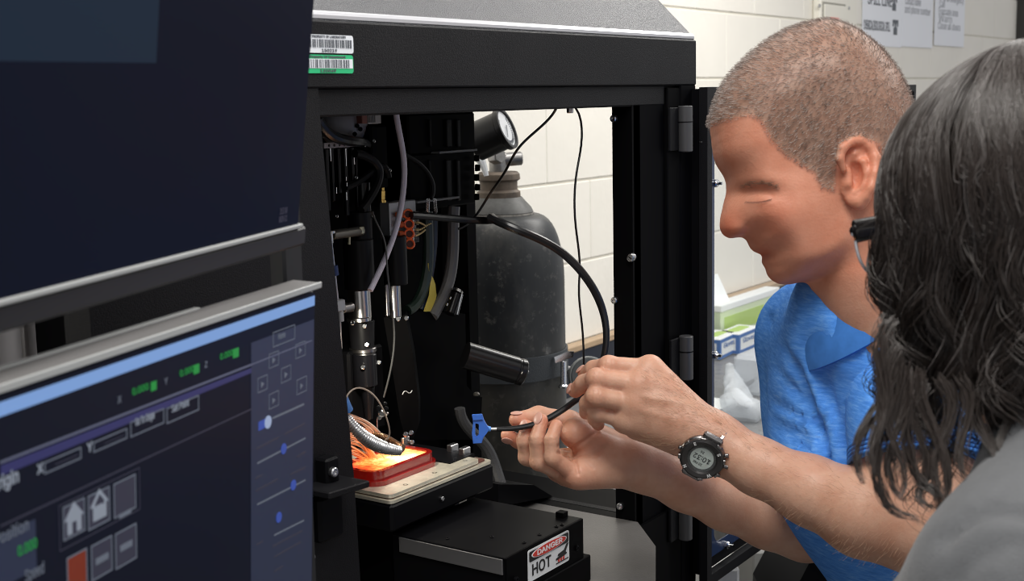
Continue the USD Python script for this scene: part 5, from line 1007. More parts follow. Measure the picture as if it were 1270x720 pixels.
# brow, lashes, cropped hair, arm hair as curves on the body
tree = trimesh.proximity.ProximityQuery
norms = np.asarray(bm_.vertex_normals); rg = np.random.default_rng(11)
fa_ = np.asarray(bm_.faces); hf = hm[fa_].mean(1); area = bm_.area_faces * (hf > .25); cand = rg.choice(len(fa_), 26000, p=area / area.sum())
w3 = rg.dirichlet((1, 1, 1), len(cand)); P0 = (vw[fa_[cand]] * w3[..., None]).sum(1); N0 = norms[fa_[cand]].mean(1); N0 /= np.linalg.norm(N0, axis=1)[:, None]
flow = unit(-hA * .75 - hB * .35); dirs = N0 * .55 + flow * .55 + rg.normal(0, .16, N0.shape); dirs -= N0 * np.minimum((dirs * N0).sum(1) - .25, 0)[:, None]
dirs /= np.linalg.norm(dirs, axis=1)[:, None]; ln = rg.uniform(.0028, .0052, len(cand)) * np.clip(hf[cand] * 1.2, .4, 1)
st = np.stack([P0 - N0 * .0003, P0 + dirs * ln[:, None] * .55, P0 + (dirs + flow * .12) * ln[:, None]], 1)
hair_b = mat('cropped_brown', (0.15, 0.108, 0.088), 0.5); hair_g = mat('cropped_grey', (0.44, 0.39, 0.36), 0.45)
gsel = rg.random(len(cand)) < .42
curves('cropped_hair', list(st[~gsel]), 0.00022, hair_b, MAN); curves('cropped_hair', list(st[gsel]), 0.00022, hair_g, MAN, label='greying strands of the cropped hair')
def on_face(px, py, add=.0004):
    a = hp2f(px, py); return HO + hA * a[0] + hB * a[1] + hL * (float(hi(a)[0, 0]) + add)
eb = [];
for i in range(90):
    t_ = rg.uniform(0, 1); px = 916 + 44 * t_; py = 231 - 6 * math.sin(t_ * 2.4) + 5 * t_ + rg.normal(0, 1.6); a = on_face(px, py, .0002); b = on_face(px + rg.uniform(3, 6), py + rg.uniform(-1.5, 2), .0014); eb.append(np.stack([a, (a + b) / 2 + hL * .0005, b]))
curves('eyebrow', eb, .00024, mat('brow_hair', (0.26, 0.17, 0.12), 0.5), MAN)
el_ = []
for i in range(46):
    t_ = i / 45; px = 924 + 32 * t_; py = 249.5 + 2.5 * math.sin(t_ * 3.0) - 3.5 * t_; a = on_face(px, py, .0002); el_.append(np.stack([a, a + hL * .0012 - hA * .0008 - hB * .0008, a + hL * .0020 - hA * .0018 - hB * .0022]))
curves('eyelashes', el_, .00016, mat('lash_hair', (0.05, 0.03, 0.025), 0.5), MAN)
d_el = (np.linalg.norm(np.cross(vw - A3(900, 556, 1.33), unit(A3(1120, 650, 1.24) - A3(900, 556, 1.33))), axis=1) < .055) & (pp2[:, 0] > 912) & (pp2[:, 0] < 1120) & (dep < 1.36)
d_hd = (pp2[:, 0] > 800) & (pp2[:, 0] < 905) & (dep < 1.36) & (pp2[:, 1] < 590) & (pp2[:, 1] > 460)
va = np.where((d_el | d_hd) & ((norms @ hL) > .4))[0]; sel = rg.choice(va, 1000); ah = []
for i in sel:
    n = norms[i]; d = unit(n * .35 + unit(-hA * .7 + hB * (.2 if pp2[i, 1] < 620 else -.6)) * .9 + rg.normal(0, .2, 3)); L_ = rg.uniform(.006, .013); ah.append(np.stack([vw[i] - n * .0003, vw[i] + d * L_ * .5 + n * .0006, vw[i] + d * L_]))
curves('arm_hair', ah, .00011, mat('arm_hair', (0.36, 0.22, 0.13), 0.5), MAN)
# nails
nailm = mat('nail', (0.60, 0.33, 0.26), 0.35)
def nail(tip, prev, nrm, w=.0056, l=.0072):
    y = unit(A3(*tip) - A3(*prev)); n = unit(np.asarray(nrm) - y * (y @ np.asarray(nrm))); x = np.cross(y, n)
    s = trimesh.creation.icosphere(2, 1.0); s.apply_scale([w, l, .0016]); return frame_mesh(s, A3(*tip) + n * .0072 - y * .0005, x, y)
for tip, prev, n in ((RMd[3], RMd[2], hL * .8 - hA * .7), (RRg[3], RRg[2], hL * .8 - hA * .7), (RIx[3], RIx[2], hL * .6 - hB * .9), (LM[3], LM[2], hL * .7 - hA * .6 + hB * .5), (LI[3], LI[2], hL * .6 - hA * .3 + hB * .7), (RTh[3], RTh[2], hB + hL * .2)):
    obj('fingernail', nail(tip, prev, n), nailm, MAN, smooth=True)
# ------------------------------------------------------------------ the man's clothes, watch and the blue tool he guides
shirtm = usdkit.material(stage, '/World/Looks/shirt_blue', {
    'tc': ('texture_coordinate', {}), 'mp': ('mapping', {'scale': (60.0, 60.0, 420.0)}), 'n': ('noise_texture', {'scale': 1.0, 'detail': 4.0, 'roughness': 0.7}), 'r': ('rgb_ramp', {'ramp': [(0.3, (0.065, 0.24, 0.74)), (0.5, (0.095, 0.32, 0.88)), (0.72, (0.20, 0.46, 0.95))]}),
    'n2': ('noise_texture', {'scale': 900.0, 'detail': 2.0}), 'b': ('bump', {'strength': 0.3, 'distance': 0.001}), 'p': ('principled_bsdf', {'roughness': 0.85, 'specular_ior_level': 0.12})},
    [('tc.object', 'mp.vector'), ('mp.vector', 'n.vector'), ('n.fac', 'r.fac'), ('r.color', 'p.base_color'), ('tc.object', 'n2.vector'), ('n2.fac', 'b.height'), ('b.normal', 'p.normal')], surface='p.BSDF')
lo = np.minimum.reduce([A3(925, 340, 1.6), A3(1240, 340, 1.2), A3(1240, 880, 1.2), A3(925, 880, 1.6)]) - .12; hi_ = np.maximum.reduce([A3(925, 340, 1.6), A3(1240, 340, 1.2), A3(1240, 880, 1.2), A3(925, 880, 1.6)]) + .12
fs = Field(lo, hi_, .0065)
torso(fs, .010, .045)
fs.chain([A3(1012, 424, 1.50), A3(1014, 500, 1.49), A3(1016, 545, 1.485)], [.056, .055, .055], .03)     # right sleeve
fs.chain([A3(1062, 388, 1.335), A3(1100, 398, 1.335)], [.066, .070], .04)                               # round the neck
fs.cap(A3(1014, 420, 1.49), A3(1066, 440, 1.38), .055, .06, .04)
sh = to_m3(fs.mesh(3))
fl_ = Field(np.minimum(A3(1060, 430, 1.35), A3(1220, 640, 1.15)) - .12, np.maximum(A3(1060, 430, 1.35), A3(1220, 640, 1.15)) + .12, .0055)
fl_.chain([A3(1125, 450, 1.30), A3(1138, 520, 1.268), A3(1141, 600, 1.245)], [.058, .063, .066], .02)
hem_p, hem_n = A3(1140, 574, 1.25), unit(A3(1141, 600, 1.245) - A3(1137, 520, 1.268))
sl = to_m3(fl_.mesh(2)).trim_by_plane(tuple(-hem_n), -float(hem_p @ hem_n))
shm = tri(sh + sl)
v = np.array(shm.vertices); n = np.array(trimesh.Trimesh(v, shm.faces, process=False).vertex_normals); pj = project(v); fr_ = np.clip((n @ hL) * 2, 0, 1)
def fold(pts, amp, w):
    pts = np.asarray(pts, float); d = np.full(len(v), 1e3)
    for a, b in zip(pts[:-1], pts[1:]):
        ba = b - a; t_ = np.clip(((pj - a) @ ba) / (ba @ ba), 0, 1); d = np.minimum(d, np.linalg.norm(pj - a - t_[:, None] * ba, axis=1))
    return amp * np.exp(-(d / w) ** 2)
disp = fold([(955, 395), (972, 430), (990, 455), (1008, 500), (1022, 560), (1026, 600)], -.011, 5) + fold([(962, 385), (985, 430), (1002, 462), (1020, 510)], .006, 9) + fold([(950, 490), (975, 508), (1002, 520), (1012, 527)], -.006, 4) + fold([(948, 512), (980, 532), (1010, 545)], -.005, 4) + fold([(956, 450), (975, 470), (1000, 500)], -.006, 5)
disp += fold([(990, 380), (985, 430), (975, 470)], .004, 8) + fold([(1010, 430), (1030, 500), (1060, 580)], -.006, 7) + fold([(1075, 390), (1080, 440), (1090, 520)], -.003, 5) + fold([(1030, 400), (1045, 450)], .004, 12) + fold([(960, 530), (1000, 556)], -.005, 4) + fold([(1085, 480), (1100, 520), (1112, 560)], -.004, 6)
disp += (meshkit.fbm(v * 22, 3, 9) - .5) * .006
v += n * (disp * fr_)[:, None]
shm = trimesh.Trimesh(v, shm.faces, process=False)
obj('polo_shirt', shm, shirtm, MAN, smooth=True, label='heather blue polo shirt')
# hem of the near sleeve
ax0 = hem_n; sx_ = unit(np.cross(ax0, hL)); sy_ = np.cross(ax0, sx_); cs = A3(1140.5, 566, 1.253)
ring = [cs + .0655 * (sx_ * math.cos(a) + sy_ * math.sin(a)) for a in np.linspace(0, 2 * math.pi, 60)]
obj('sleeve_hem', cat_([tube(np.array(ring) + ax0 * o_, .0022, 8, cap=False) for o_ in (-.006, -.002, .002, .006)]), mat('hem_blue', (0.06, 0.22, 0.64), 0.85, spec=.12), MAN, smooth=True)
# collar: a stand round the neck and two leaves
cm = mat('collar_blue', (0.06, 0.22, 0.64), 0.85, var=.2, vs=60., spec=.12); cin = mat('collar_inside', (0.03, 0.07, 0.18), 0.9)
nc = A3(1072, 362, 1.333); nax = unit(A3(1092, 350, 1.30) - A3(1128, 420, 1.30)); nx = unit(-hA - nax * (nax @ -hA)); ny = np.cross(nax, nx)
def collar_pt(a, h_, r_): return nc + nax * h_ + (nx * math.cos(a) * r_ * 1.04 + ny * math.sin(a) * r_)
N_ = 46; rows = []
for h_, r_ in ((-.020, .068), (.012, .066), (.019, .069), (.014, .073), (-.010, .083), (-.022, .086), (-.024, .082)):
    rows.append([collar_pt(a, h_ - .010 * (1 + math.cos(a)) , r_ + .004 * math.cos(a)) for a in np.linspace(.25, 2 * math.pi - .25, N_)])
g = np.array(rows); K = len(rows); ff = []
for i in range(K):
    for j in range(N_ - 1):
        a, b, c_, d = i * N_ + j, i * N_ + j + 1, ((i + 1) % K) * N_ + j + 1, ((i + 1) % K) * N_ + j; ff += [[a, b, c_], [a, c_, d]]
for j, flip in ((0, 1), (N_ - 1, 0)):
    for i in range(1, K - 1): ff.append([j, i * N_ + j, (i + 1) * N_ + j][::-1 if flip else 1])
cmesh = trimesh.Trimesh(g.reshape(-1, 3), ff, process=False); trimesh.repair.fix_normals(cmesh)
obj('collar', cmesh, cm, MAN, smooth=40, label='folded collar of the polo shirt')
# trousers and shoes, out of the picture below
ftr = Field(MO + V(-.3, -.35, 0), MO + V(.35, .35, 1.1), .012); hips = A3(1245, 800, 1.42)
for s_ in (-1, 1):
    hpj = hips + V(.0, s_ * .085, -.02); kn = V(hips[0] + .02, hips[1] + s_ * .11, .52); an = V(hips[0] + .10, hips[1] + s_ * .12, .10)
    ftr.chain([hpj, kn, an], [.105, .075, .068], .03)
    sm2 = trimesh.creation.icosphere(3, 1.0); sm2.apply_scale([.14, .05, .045]); sm2.apply_translation([an[0] - .04, an[1], .045]); obj('shoe', sm2, mat('shoe_dark', (0.03, 0.028, 0.026), 0.5), MAN, smooth=True)
ftr.ell(hips, (.15, .16, .13), k=.04); obj('trousers', ftr.mesh(2), mat('trouser_navy', (0.02, 0.022, 0.03), 0.85), MAN, smooth=True)

# watch
wn = unit(hL * .90 + CD * .34 - CR * .24); wy = unit(-.47 * CR + .88 * CD); wy = unit(wy - wn * (wy @ wn)); wx = np.cross(wy, wn); WC = A3(871, 566, 1.3065)
WP = lambda m: frame_mesh(m, WC, wx, wy)
WT = thing('wristwatch', 'steel digital wristwatch showing 10:32 on the man\'s near wrist', 'watch', WC)
gun = mat('gunmetal', (0.23, 0.22, 0.22), 0.28, 1.0, var=.2, vs=200.); gun2 = mat('dark_bezel', (0.055, 0.052, 0.052), 0.28, .6); wst = mat('watch_steel', (0.70, 0.64, 0.62), 0.25, 1.0)
LZ = lambda prof, n=48: WP(trimesh.creation.revolve(np.array(prof, float), sections=n))
obj('case', LZ([[0, -.006], [.0205, -.006], [.0228, -.003], [.0232, .001], [.0215, .0035], [0, .0035]], 24), gun, WT)
bz = obj('bezel', LZ([[.0142, .0035], [.0222, .0030], [.0218, .0058], [.0196, .0072], [.0160, .0066], [.0142, .005], [.0142, .0035]], 48), gun2, WT)
for a in np.arange(8) * math.pi / 4 + .4:
    c_, s_ = math.cos(a) * .0222, math.sin(a) * .0222; m = bxs(-.0028, .0028, -.0014, .0014, .0015, .0066, .0006); m.apply_transform(trimesh.transformations.rotation_matrix(a + math.pi / 2, [0, 0, 1])); m.apply_translation([c_, s_, 0]); obj('bezel_lug', WP(m), gun, bz)
for a, tx in ((.95, 'N'), (2.5, 'W'), (4.0, 'S'), (5.55, 'E')):
    m = meshkit.text_mesh(tx, .0032, .0003, True); m.apply_translation([-.0014, -.0016, 0]); m.apply_transform(trimesh.transformations.rotation_matrix(a - math.pi / 2, [0, 0, 1])); m.apply_translation([math.cos(a) * .0185, math.sin(a) * .0185, .0071]); obj('bezel_letter', WP(m), mat('bezel_print', (0.75, 0.75, 0.75), 0.4), bz, smooth=False)
obj('inner_ring', LZ([[.0118, .0040], [.0143, .0040], [.0143, .0052], [.0118, .0042]], 40), mat('inner_ring', (0.04, 0.042, 0.042), 0.35), WT)
ld = obj('display', LZ([[0, .0036], [.0122, .0036], [.0122, .0041], [0, .0041]], 40), mat('lcd_grey', (0.58, 0.63, 0.58), 0.4), WT, smooth=False)
lk = mat('lcd_ink', (0.03, 0.035, 0.035), 0.5)
for tx, x_, y_, h_, w_ in (('10:32', -.0095, -.0026, .0052, .0185), ('10', -.0035, .0052, .0026, .0036), ('FRI', .0012, .0052, .0022, .0050), ('P', -.0085, -.0022, .002, .0014), ('36', .0006, -.0078, .0026, .0040)):
    m = meshkit.text_mesh(tx, h_, .0002, True); m.apply_scale([w_ / m.bounds[1, 0], 1, 1]); m.apply_translation([x_, y_, .0041]); obj('display_digits', WP(m), lk, ld, smooth=False)
obj('crystal', LZ([[0, .0050], [.0142, .0048], [.0142, .0053], [0, .0055]], 40), MATS['pane'], WT)
for k, (a, l_) in enumerate(((2.75, .004), (3.25, .005), (3.75, .004), (.1, .003))):
    d = V(math.cos(a), math.sin(a), 0); obj('button', WP(cyl(d * .0225, d * (.0225 + l_), .0022, n=14, c=.0006)), gun, WT)
for s_ in (-1, 1): obj('lug', WP(bxs(-.0105, .0105, s_ * .0195, s_ * .0262, -.005, .0026, .0018)), gun, WT)
wax = unit(A3(940, 578, 1.315) - A3(884, 545, 1.335)); wcen = A3(886.5, 550, 1.3345); e1 = unit(WC - wcen - wax * ((WC - wcen) @ wax)); e2 = np.cross(wax, e1); sgn = 1 if e2 @ wy > 0 else -1
woff = wax * ((WC - wcen) @ wax)
for k in range(-9, 10):
    if abs(k) < 2: continue
    a = (k / 9) * (math.pi - .0) * .97 + (.16 if k > 0 else -.16) * (1 - abs(k) / 9); rad = .0292
    c_ = wcen + woff * (1 - abs(k) / 16) + rad * (e1 * math.cos(a) + e2 * math.sin(a)); nrm = e1 * math.cos(a) + e2 * math.sin(a); tg = -e1 * math.sin(a) + e2 * math.cos(a)
    lm = [frame_mesh(bxs(-.0098, .0098, -.0042, .0042, -.0014, .0022, .0009), c_, wax, tg)]
    lkp = obj('bracelet_link', lm[0], wst, WT); obj('centre_link', frame_mesh(bxs(-.0040, .0040, -.0034, .0034, .0008, .0027, .0008), c_, wax, tg), gun2 if k % 2 else gun, lkp)
# blue tool at the end of the tube
d_ = 1.380; o = A3(596, 531, d_); k_ = d_ / F
pl = sg.Polygon([((px - 596) * k_, (531 - py) * k_) for px, py in ((585.5, 514), (598, 513.5), (600.5, 521), (604, 527), (607, 530.5), (604, 536), (600, 541), (597.5, 548.5), (587, 549), (585.5, 536), (587, 523))])
pl = pl.difference(sg.Polygon([((px - 596) * k_, (531 - py) * k_) for px, py in ((589.5, 524), (594, 525), (594, 538), (591, 541), (589.5, 538))]))
t = thing('blue_clip', 'bright blue plastic clip on the tip of the black tube', 'clip', o)
bl = mat('clip_blue', (0.035, 0.14, 0.55), 0.35, spec=.5)
obj('clip_body', prism(pl.buffer(.0004).buffer(-.0004), o + CF * .005, CR, -CD, .010), bl, t)
obj('top_jaw', prism([((px - 596) * k_, (531 - py) * k_) for px, py in ((586, 514), (597.5, 513.5), (599, 519), (587, 520)) ], o + CF * .007, CR, -CD, .014), bl, t)
obj('bottom_jaw', prism([((px - 596) * k_, (531 - py) * k_) for px, py in ((588, 542), (599, 541), (597, 548), (588, 548.5))], o + CF * .007, CR, -CD, .014), bl, t)
obj('hub', cyl(A3(598, 531.2, d_), A3(609, 531.6, d_), .0042, .0026, c=.0005), mat('clip_hub', (0.10, 0.30, 0.72), 0.3), t)
obj('metal_tip', cyl(A3(607, 531.5, d_), A3(616, 531.8, d_), .0019, n=14), silver, t)
# ------------------------------------------------------------------ the woman in the right foreground
fW = unit(-CR * .56 + CF * .82 - V(0, 0, .10)); upW = unit(V(0, 0, 1) - fW * fW[2]); sW = np.cross(upW, fW)      # sW: her left, towards the camera
sW = sW if sW @ hL > 0 else -sW
HG = at(1060, 289, .86); wc = HG - fW * .088 - sW * .066 + upW * .010; wE = wc + fW * .09
axW = np.stack([fW, sW, upW])
fw = Field(wc - .19, wc + .19, .003)
fw.ell(wc - upW * .006 - fW * .006, (.095, .074, .080), axW, .01); fw.ell(wc + fW * .035 - upW * .065, (.062, .056, .065), axW, .03)
fw.cap(wc + fW * .096 - upW * .005, wc + fW * .113 - upW * .042, .006, .011, .012); fw.ell(wc + fW * .094 - upW * .072, (.012, .024, .009), axW, .006); fw.ell(wc + fW * .085 - upW * .105, (.018, .02, .016), axW, .015)
for s_ in (-1, 1):
    fw.ell(wc + fW * .088 + sW * .032 * s_ - upW * .008, (.016, .016, .012), axW, .012, sub=True); fw.ell(wc + fW * .080 + sW * .032 * s_ - upW * .009, .0125, k=.003); fw.ell(wc - fW * .012 + sW * .068 * s_ - upW * .02, (.016, .008, .028), axW, .008)
fw.chain([wc - fW * .02 - upW * .06, wc - fW * .035 - upW * .16], [.052, .052], .02)
whead = fw.mesh(2)
WF = V(*(wc - fW * .05)[:2], 0)
shn = at(1283, 735, .725); shf = shn - sW * .0 + unit(np.cross(V(0, 0, 1), sW)) * 0
neck0 = wc - fW * .035 - upW * .15; axS = unit(shn - neck0 - V(0, 0, (shn - neck0)[2])); shr = neck0 + (neck0 - shn) * V(1, 1, 0) + V(0, 0, shn[2] - neck0[2])
midS = (shn + shr) / 2
def wtorso(f, g=0.0):
    f.cap(neck0 + V(0, 0, -.02), shn, .056 + g, .050 + g, .04); f.cap(neck0 + V(0, 0, -.02), shr, .056 + g, .050 + g, .04)
    for s_ in (-.07, .07): f.cap(midS + axS * s_ + V(0, 0, -.10), midS + axS * s_ * .9 + V(0, 0, -.48), .115 + g, .11 + g, .05)
    f.cap(shn, shn + V(0, 0, -.30) + axS * .03, .048 + g, .040 + g, .03); f.cap(shr, shr + V(0, 0, -.30) - axS * .03, .048 + g, .040 + g, .03)
fb2 = Field(midS - V(.42, .42, .95), midS + V(.42, .42, .28), .010); wtorso(fb2, -.012)
for s_, sh_ in ((1, shn), (-1, shr)):
    fa0 = sh_ + V(0, 0, -.30) + axS * .03 * s_; fb2.cap(fa0, fa0 + fW * .10 + V(0, 0, -.2), .040, .028, .02); hnd = fa0 + fW * .10 + V(0, 0, -.2)
    fb2.cap(hnd, hnd + fW * .03 + V(0, 0, -.08), .03, .028, .02)
    for q_ in range(4): fb2.cap(hnd + fW * .03 + V(0, 0, -.08) + fW * (.018 * (q_ - 1.5)), hnd + fW * .035 + V(0, 0, -.165) + fW * (.02 * (q_ - 1.5)), .0095, .008, .003)
    fb2.cap(hnd + fW * .05 + V(0, 0, -.04), hnd + fW * .075 + V(0, 0, -.10), .011, .009, .004)
WOM = thing('person', 'person with long dark curly hair, glasses and a grey T-shirt in the right foreground', 'person', WF)
wb_ = tri(to_m3(whead) + to_m3(fb2.mesh(2))); wskin = skin_mat('skin_woman', (0.58, 0.36, 0.27), (0.52, 0.29, 0.21))
p_ = obj('body', wb_, wskin, WOM, smooth=True); tone(p_, np.ones((len(wb_.vertices), 3)))
ft2 = Field(midS - V(.42, .42, .75), midS + V(.42, .42, .28), .0055); wtorso(ft2, .009)
tm_ = to_m3(ft2.mesh(3)); hz = float(shn[2] - .20)
body_part = tm_
v = tri(body_part); vv = np.array(v.vertices); nn = np.array(trimesh.Trimesh(vv, v.faces, process=False).vertex_normals); pj = project(vv)
d = np.full(len(vv), 1e3)
def dl(pts):
    dd = np.full(len(vv), 1e3); pts = np.asarray(pts, float)
    for a, b in zip(pts[:-1], pts[1:]):
        ba = b - a; t_ = np.clip(((pj - a) @ ba) / (ba @ ba), 0, 1); dd = np.minimum(dd, np.linalg.norm(pj - a - t_[:, None] * ba, axis=1))
    return dd
vv += nn * (-.004 * np.exp(-(dl([(1172, 668), (1200, 645), (1225, 636), (1250, 636), (1290, 642)]) / 9) ** 2) - .003 * np.exp(-(dl([(1185, 720), (1215, 690), (1260, 672)]) / 14) ** 2) + (meshkit.fbm(vv * 18, 3, 4) - .5) * .004)[:, None]
obj('t_shirt', trimesh.Trimesh(vv, v.faces, process=False), mat('tee_grey', (0.108, 0.112, 0.119), 0.85, var=.12, vs=60., bump=.3, bs=900., sheen=.2), WOM, smooth=True, label='plain grey T-shirt')
fj = Field(midS - V(.35, .35, 1.45), midS + V(.35, .35, -.30), .013)
for s_ in (-1, 1):
    hpj = midS + axS * .08 * s_ + V(0, 0, -.56); an = V(*(midS + axS * .09 * s_)[:2], .09); fj.chain([hpj, (hpj + an) / 2 + fW * .02, an], [.105, .075, .055], .03)
    so = trimesh.creation.icosphere(3, 1.0); so.apply_scale([.125, .045, .042]); so = frame_mesh(so, V(an[0], an[1], .042) + V(fW[0], fW[1], 0) * .045, unit(V(fW[0], fW[1], 0)), unit(np.cross(V(0, 0, 1), V(fW[0], fW[1], 0)))); obj('shoe', so, mat('shoe_dark', (0.03,) * 3), WOM, smooth=True)
fj.ell(midS + V(0, 0, -.50), (.16, .16, .12), k=.04); obj('trousers', fj.mesh(2), mat('jeans_dark', (0.02, 0.025, 0.04), 0.85), WOM, smooth=True)
# hair: a dark undermass and many curving strands
hairm = usdkit.material(stage, '/World/Looks/hair_dark', {'p': ('principled_bsdf', {'base_color': (0.028, 0.019, 0.015), 'roughness': 0.38, 'specular_ior_level': 0.7})}, [], surface='p.BSDF')
hairg = mat('hair_sheen', (0.14, 0.125, 0.12), 0.4)  # paler strand colour stands in for the sheen on the hair
fh = Field(wc - V(.2, .2, .36), wc + V(.2, .2, .2), .005)
hc = wc - upW * .006 - fW * .012
fh.ell(hc, (.100, .080, .088), axW, .01)
fh.chain([hc + sW * .022 - fW * .02, hc + sW * .036 - fW * .015 - V(0, 0, .10), hc + sW * .042 - fW * .02 - V(0, 0, .125)], [.052, .040, .024], .02)
fh.chain([hc - sW * .022 - fW * .02, hc - sW * .036 - fW * .02 - V(0, 0, .10), hc - sW * .042 - fW * .02 - V(0, 0, .15)], [.054, .046, .030], .02)
fh.chain([hc - fW * .04, hc - fW * .045 - V(0, 0, .10), hc - fW * .04 - V(0, 0, .14)], [.058, .056, .045], .02)
fh.ell(wc + fW * .07 - upW * .06, (.075, .056, .10), axW, .012, sub=True)
um = fh.mesh(3); um.vertices += um.vertex_normals * ((meshkit.fbm(um.vertices * V(60, 60, 18), 3, 2) - .5) * .014)[:, None]
obj('hair_undermass', um, hairm, WOM, smooth=True)
rg = np.random.default_rng(21); strands = []; widths = []; sheen_strands = []; gw = []
NCL = 230
for c_ in range(NCL):
    phi = rg.uniform(-math.pi * .95, math.pi * .95); th0 = rg.uniform(.02, 1.15) if c_ % 4 else rg.uniform(.0, .5)
    side = math.cos(phi)
    Lh = rg.uniform(.05, .12) if c_ % 10 < 6 else rg.uniform(.11, .19); fq = rg.uniform(26, 42); ph = rg.uniform(0, 6.28); amp = rg.uniform(.007, .014) if c_ % 10 < 7 else rg.uniform(.012, .020); hand_ = rg.choice([-1, 1])
    thE = rg.uniform(1.30, 1.85); front = abs(phi) < .88                       # hair that would fall over the face is swept to the side
    for k in range(46):
        p0_ = phi + rg.normal(0, .045); t0 = np.clip(th0 + rg.normal(0, .05), 0, 1.3); L_ = Lh * rg.uniform(.85, 1.08); n1, n2 = 12, 34
        th = np.linspace(t0, thE + rg.normal(0, .05), n1); rr = 1.0 + rg.uniform(.0, .07)
        pp_ = p0_ + (np.sign(p0_) * max(1 - abs(p0_) / .9, 0) * 1.1 * (th - t0) / 1.5 if front else 0)
        q = hc + rr * (np.outer(np.sin(th) * np.cos(pp_), fW) * .106 + np.outer(np.sin(th) * np.sin(pp_), sW) * .086 + np.outer(np.cos(th), upW) * .093)
        if front:
            pe = pp_[-1]; 
        s = np.linspace(0, 1, n2)[1:]; e = q[-1]; outv = e - hc - upW * ((e - hc) @ upW); outv /= np.linalg.norm(outv) + 1e-9; tanv = np.cross(upW, outv)
        env = np.clip(s * 1.8, 0, 1) * amp; fall = e + np.outer(s * L_, -V(0, 0, 1)) - np.outer((s ** 1.5) * .030, outv) + rg.normal(0, .004, 3) * s[:, None]
        fall = fall + np.outer(env * np.cos(ph + fq * s * L_ * hand_ * 2.2 + rg.normal(0, .12)), tanv) + np.outer(env * np.sin(ph + fq * s * L_ * 2.2 + rg.normal(0, .18)), outv)
        w_ = np.sin(np.linspace(0, 1, n1) * 7.0 + ph) * .0042 * np.linspace(.3, 1, n1); q = q + np.outer(w_, np.cross(upW, unit(e - hc)))
        st_ = np.vstack([q, fall]); w = .00042 * np.r_[np.ones(n1 + n2 - 8), np.linspace(1, .35, 7)]
        if rg.random() < .13: sheen_strands.append(st_); gw.append(w * .8)
        else: strands.append(st_); widths.append(w)
# loose curls at the left edge, hanging in front of the blue sleeve
loose = [[(1112, 440), (1098, 490), (1078, 522), (1064, 552), (1064, 582), (1070, 597), (1073, 588)], [(1118, 450), (1105, 510), (1093, 545), (1087, 580), (1094, 612), (1110, 634), (1130, 640), (1148, 655)], [(1122, 460), (1118, 520), (1105, 560), (1106, 596), (1120, 616), (1128, 600)],
         [(1130, 470), (1124, 530), (1132, 575), (1146, 600), (1160, 610), (1166, 640), (1160, 672)], [(1150, 480), (1140, 540), (1150, 590), (1142, 618), (1152, 626), (1172, 612)], [(1112, 430), (1096, 480), (1102, 530), (1116, 566), (1122, 600), (1112, 622)], [(1165, 470), (1178, 520), (1160, 570), (1165, 605), (1180, 622)],
         [(1190, 470), (1200, 520), (1190, 570), (1202, 600)], [(1220, 480), (1215, 530), (1232, 560), (1226, 590)], [(1245, 480), (1250, 520), (1238, 555), (1252, 575)], [(1140, 460), (1150, 520), (1168, 560), (1176, 600), (1166, 640)], [(1106, 400), (1092, 450), (1098, 500), (1086, 540), (1080, 570), (1092, 590)]]
for pts in loose:
    base = np.array([at(px, py, .775 - .03 * i / len(pts)) for i, (px, py) in enumerate(pts)])
    for k in range(46):
        j = rg.normal(0, .0013, 3); sp = spline(base + np.outer(np.linspace(1.5, .55, len(base)), j) + rg.normal(0, .0007, base.shape), 46); n_ = int(rg.uniform(34, 46)); strands.append(sp[:n_]); widths.append(.00050 * np.r_[np.ones(n_ - 8), np.linspace(1, .3, 8)])
curves('hair', strands, widths, hairm, WOM); curves('hair', sheen_strands, gw, hairg, WOM, label='paler strands coloured in as sheen on the dark hair')
# glasses
GL = thing('eyeglasses', 'glasses with black top bars and pale lower rims worn by the dark-haired person', 'glasses', wE)
gf = unit(fW * .9 + V(0, 0, -.02)); gs = unit(sW - gf * (sW @ gf)); gu = np.cross(gf, gs); gu = gu if gu[2] > 0 else -gu
corner = HG
blkf = mat('frame_black', (0.012, 0.010, 0.010), 0.22, coat=.6); rimm = mat('rim_pale', (0.70, 0.70, 0.74), 0.25, .5)
for s_, nm in ((0, 'near'), (-1, 'far')):
    oc = corner - gs * (.0 if s_ == 0 else .068); 
    shape_ = [(-.001, .001), (-.050, .003), (-.052, -.010), (-.046, -.026), (-.030, -.033), (-.014, -.031), (-.003, -.022), (.0005, -.008)]
    pts = np.array([oc + gs * a + gu * b for a, b in shape_]); lo_ = spline(np.vstack([pts[1:], pts[:1]]), 60)
    obj('lower_rim', tube(lo_, .0011, 8), rimm, GL, smooth=True, label=None); obj('top_bar', tube(spline([oc + gs * .002 + gu * .001 + gf * -.002, oc - gs * .018 + gu * .0045, oc - gs * .036 + gu * .005, oc - gs * .052 + gu * .003], 24), .0040, 10), blkf, GL, smooth=True)
    lm_ = prism([(a, b) for a, b in shape_], oc - gf * .0006, gs, gu, .0010); obj('lens', lm_, MATS['pane'], GL, smooth=False)
obj('bridge', tube(spline([corner - gs * .051 + gu * -.001, corner - gs * .060 + gu * .003 + gf * .003, corner - gs * .068 + gu * -.001], 14), .0015, 8), blkf, GL, smooth=True)
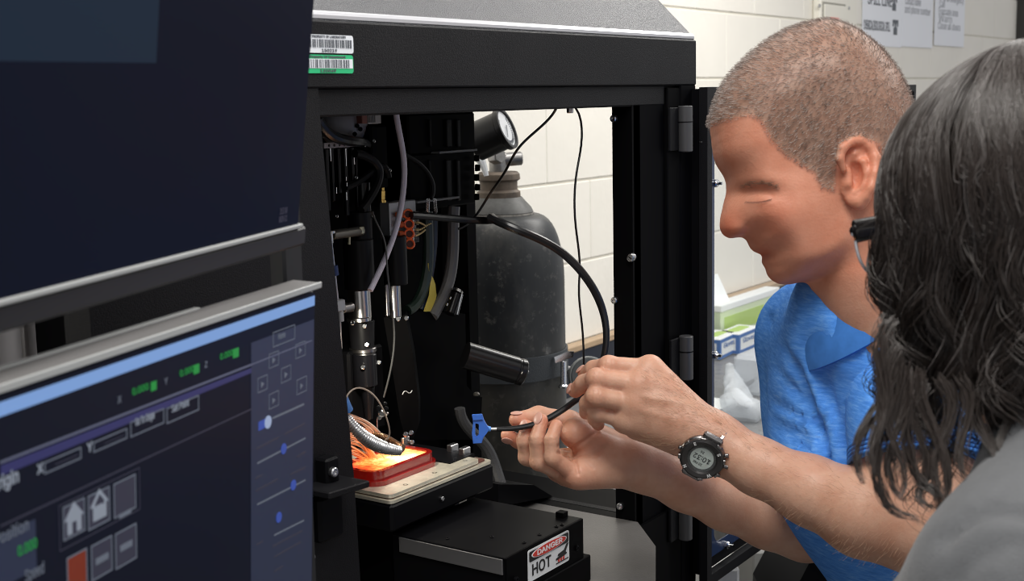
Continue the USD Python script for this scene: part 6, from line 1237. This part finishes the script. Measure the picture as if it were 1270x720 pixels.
for s_ in (0, -.119):
    c0 = corner + gs * s_; end = c0 - fW * .105 + upW * .004 + (-sW * .010 if s_ == 0 else sW * .010)
    q = [c0 + gu * .001, c0 - fW * .02 + gu * .0015, c0 - fW * .06 + gu * .003 - sW * (.004 if s_ == 0 else -.004), end, end - fW * .02 - upW * .03]
    tb = tube(spline(q, 40), .0024, 8); 
    cc = np.array(spline(q, 40)); nearest = np.argmin(((tb.vertices[:, None] - cc[None]) ** 2).sum(-1), axis=1); off = tb.vertices - cc[nearest]; tb.vertices = cc[nearest] + off + gu * (off @ gu)[:, None] * (2.2 - 1.5 * nearest / 40)[:, None]
    obj('temple_arm', tb, blkf, GL, smooth=True); obj('hinge', bxs(*sum(([a, b] for a, b in zip(c0 - .002, c0 + .002)), []), .0006), rimm, GL)
# black vented unit under the man's elbows
o = at(1008, 712, 1.9)
t = thing('vented_unit', 'black ribbed equipment case low down behind the man\'s forearms', 'equipment case', (o[0], o[1], 0))
g0_ = V(o[0], o[1], 0); e1_ = unit(V(CR[0], CR[1], 0)); e2_ = unit(V(CF[0], CF[1], 0)); PB = lambda m: frame_mesh(m, g0_, e1_, e2_)
zt_ = float(at(1000, 688, 1.9)[2])
obj('case_body', PB(prism([(0, 0), (.16, 0), (.16, zt_ - .05), (.12, zt_), (.05, zt_), (.0, zt_ - .10)], (-.05, .0, 0), (1, 0, 0), (0, 0, 1), -.2)), satin, t, smooth=False)
for k in range(6):
    a, b = at(1012 + 6.5 * k, 690 + 1.0 * k, 1.878), at(1030 + 5.5 * k, 709 + .6 * k, 1.874); obj('rib', tube([a, b], .0028, 8), mat('rib_black', (0.028, 0.028, 0.03), 0.4), t, smooth=True)
obj('side_clip', tube(spline([at(1066, 697, 1.87), at(1069, 705, 1.87), at(1066, 716, 1.87)], 12), .004, 8), steel, t)
o2 = at(958, 700, 2.3); obj('grey_carton', frame_mesh(bxs(-.035, .04, 0, .2, 0, float(at(960, 682, 2.3)[2]), .004), V(o2[0], o2[1], 0), e1_, e2_), mat('carton_grey', (0.36, 0.36, 0.35), 0.6), label='pale grey carton standing below the door beside the black case', cat='carton')
o3 = at(905, 714, 1.95); obj('white_bin', frame_mesh(bxs(-.03, .015, 0, .12, 0, float(at(905, 704, 1.95)[2]), .004), V(o3[0], o3[1], 0), e1_, e2_), mat('bin_white', (0.80, 0.80, 0.80), 0.5), label='white box edge just showing under the open door', cat='box')
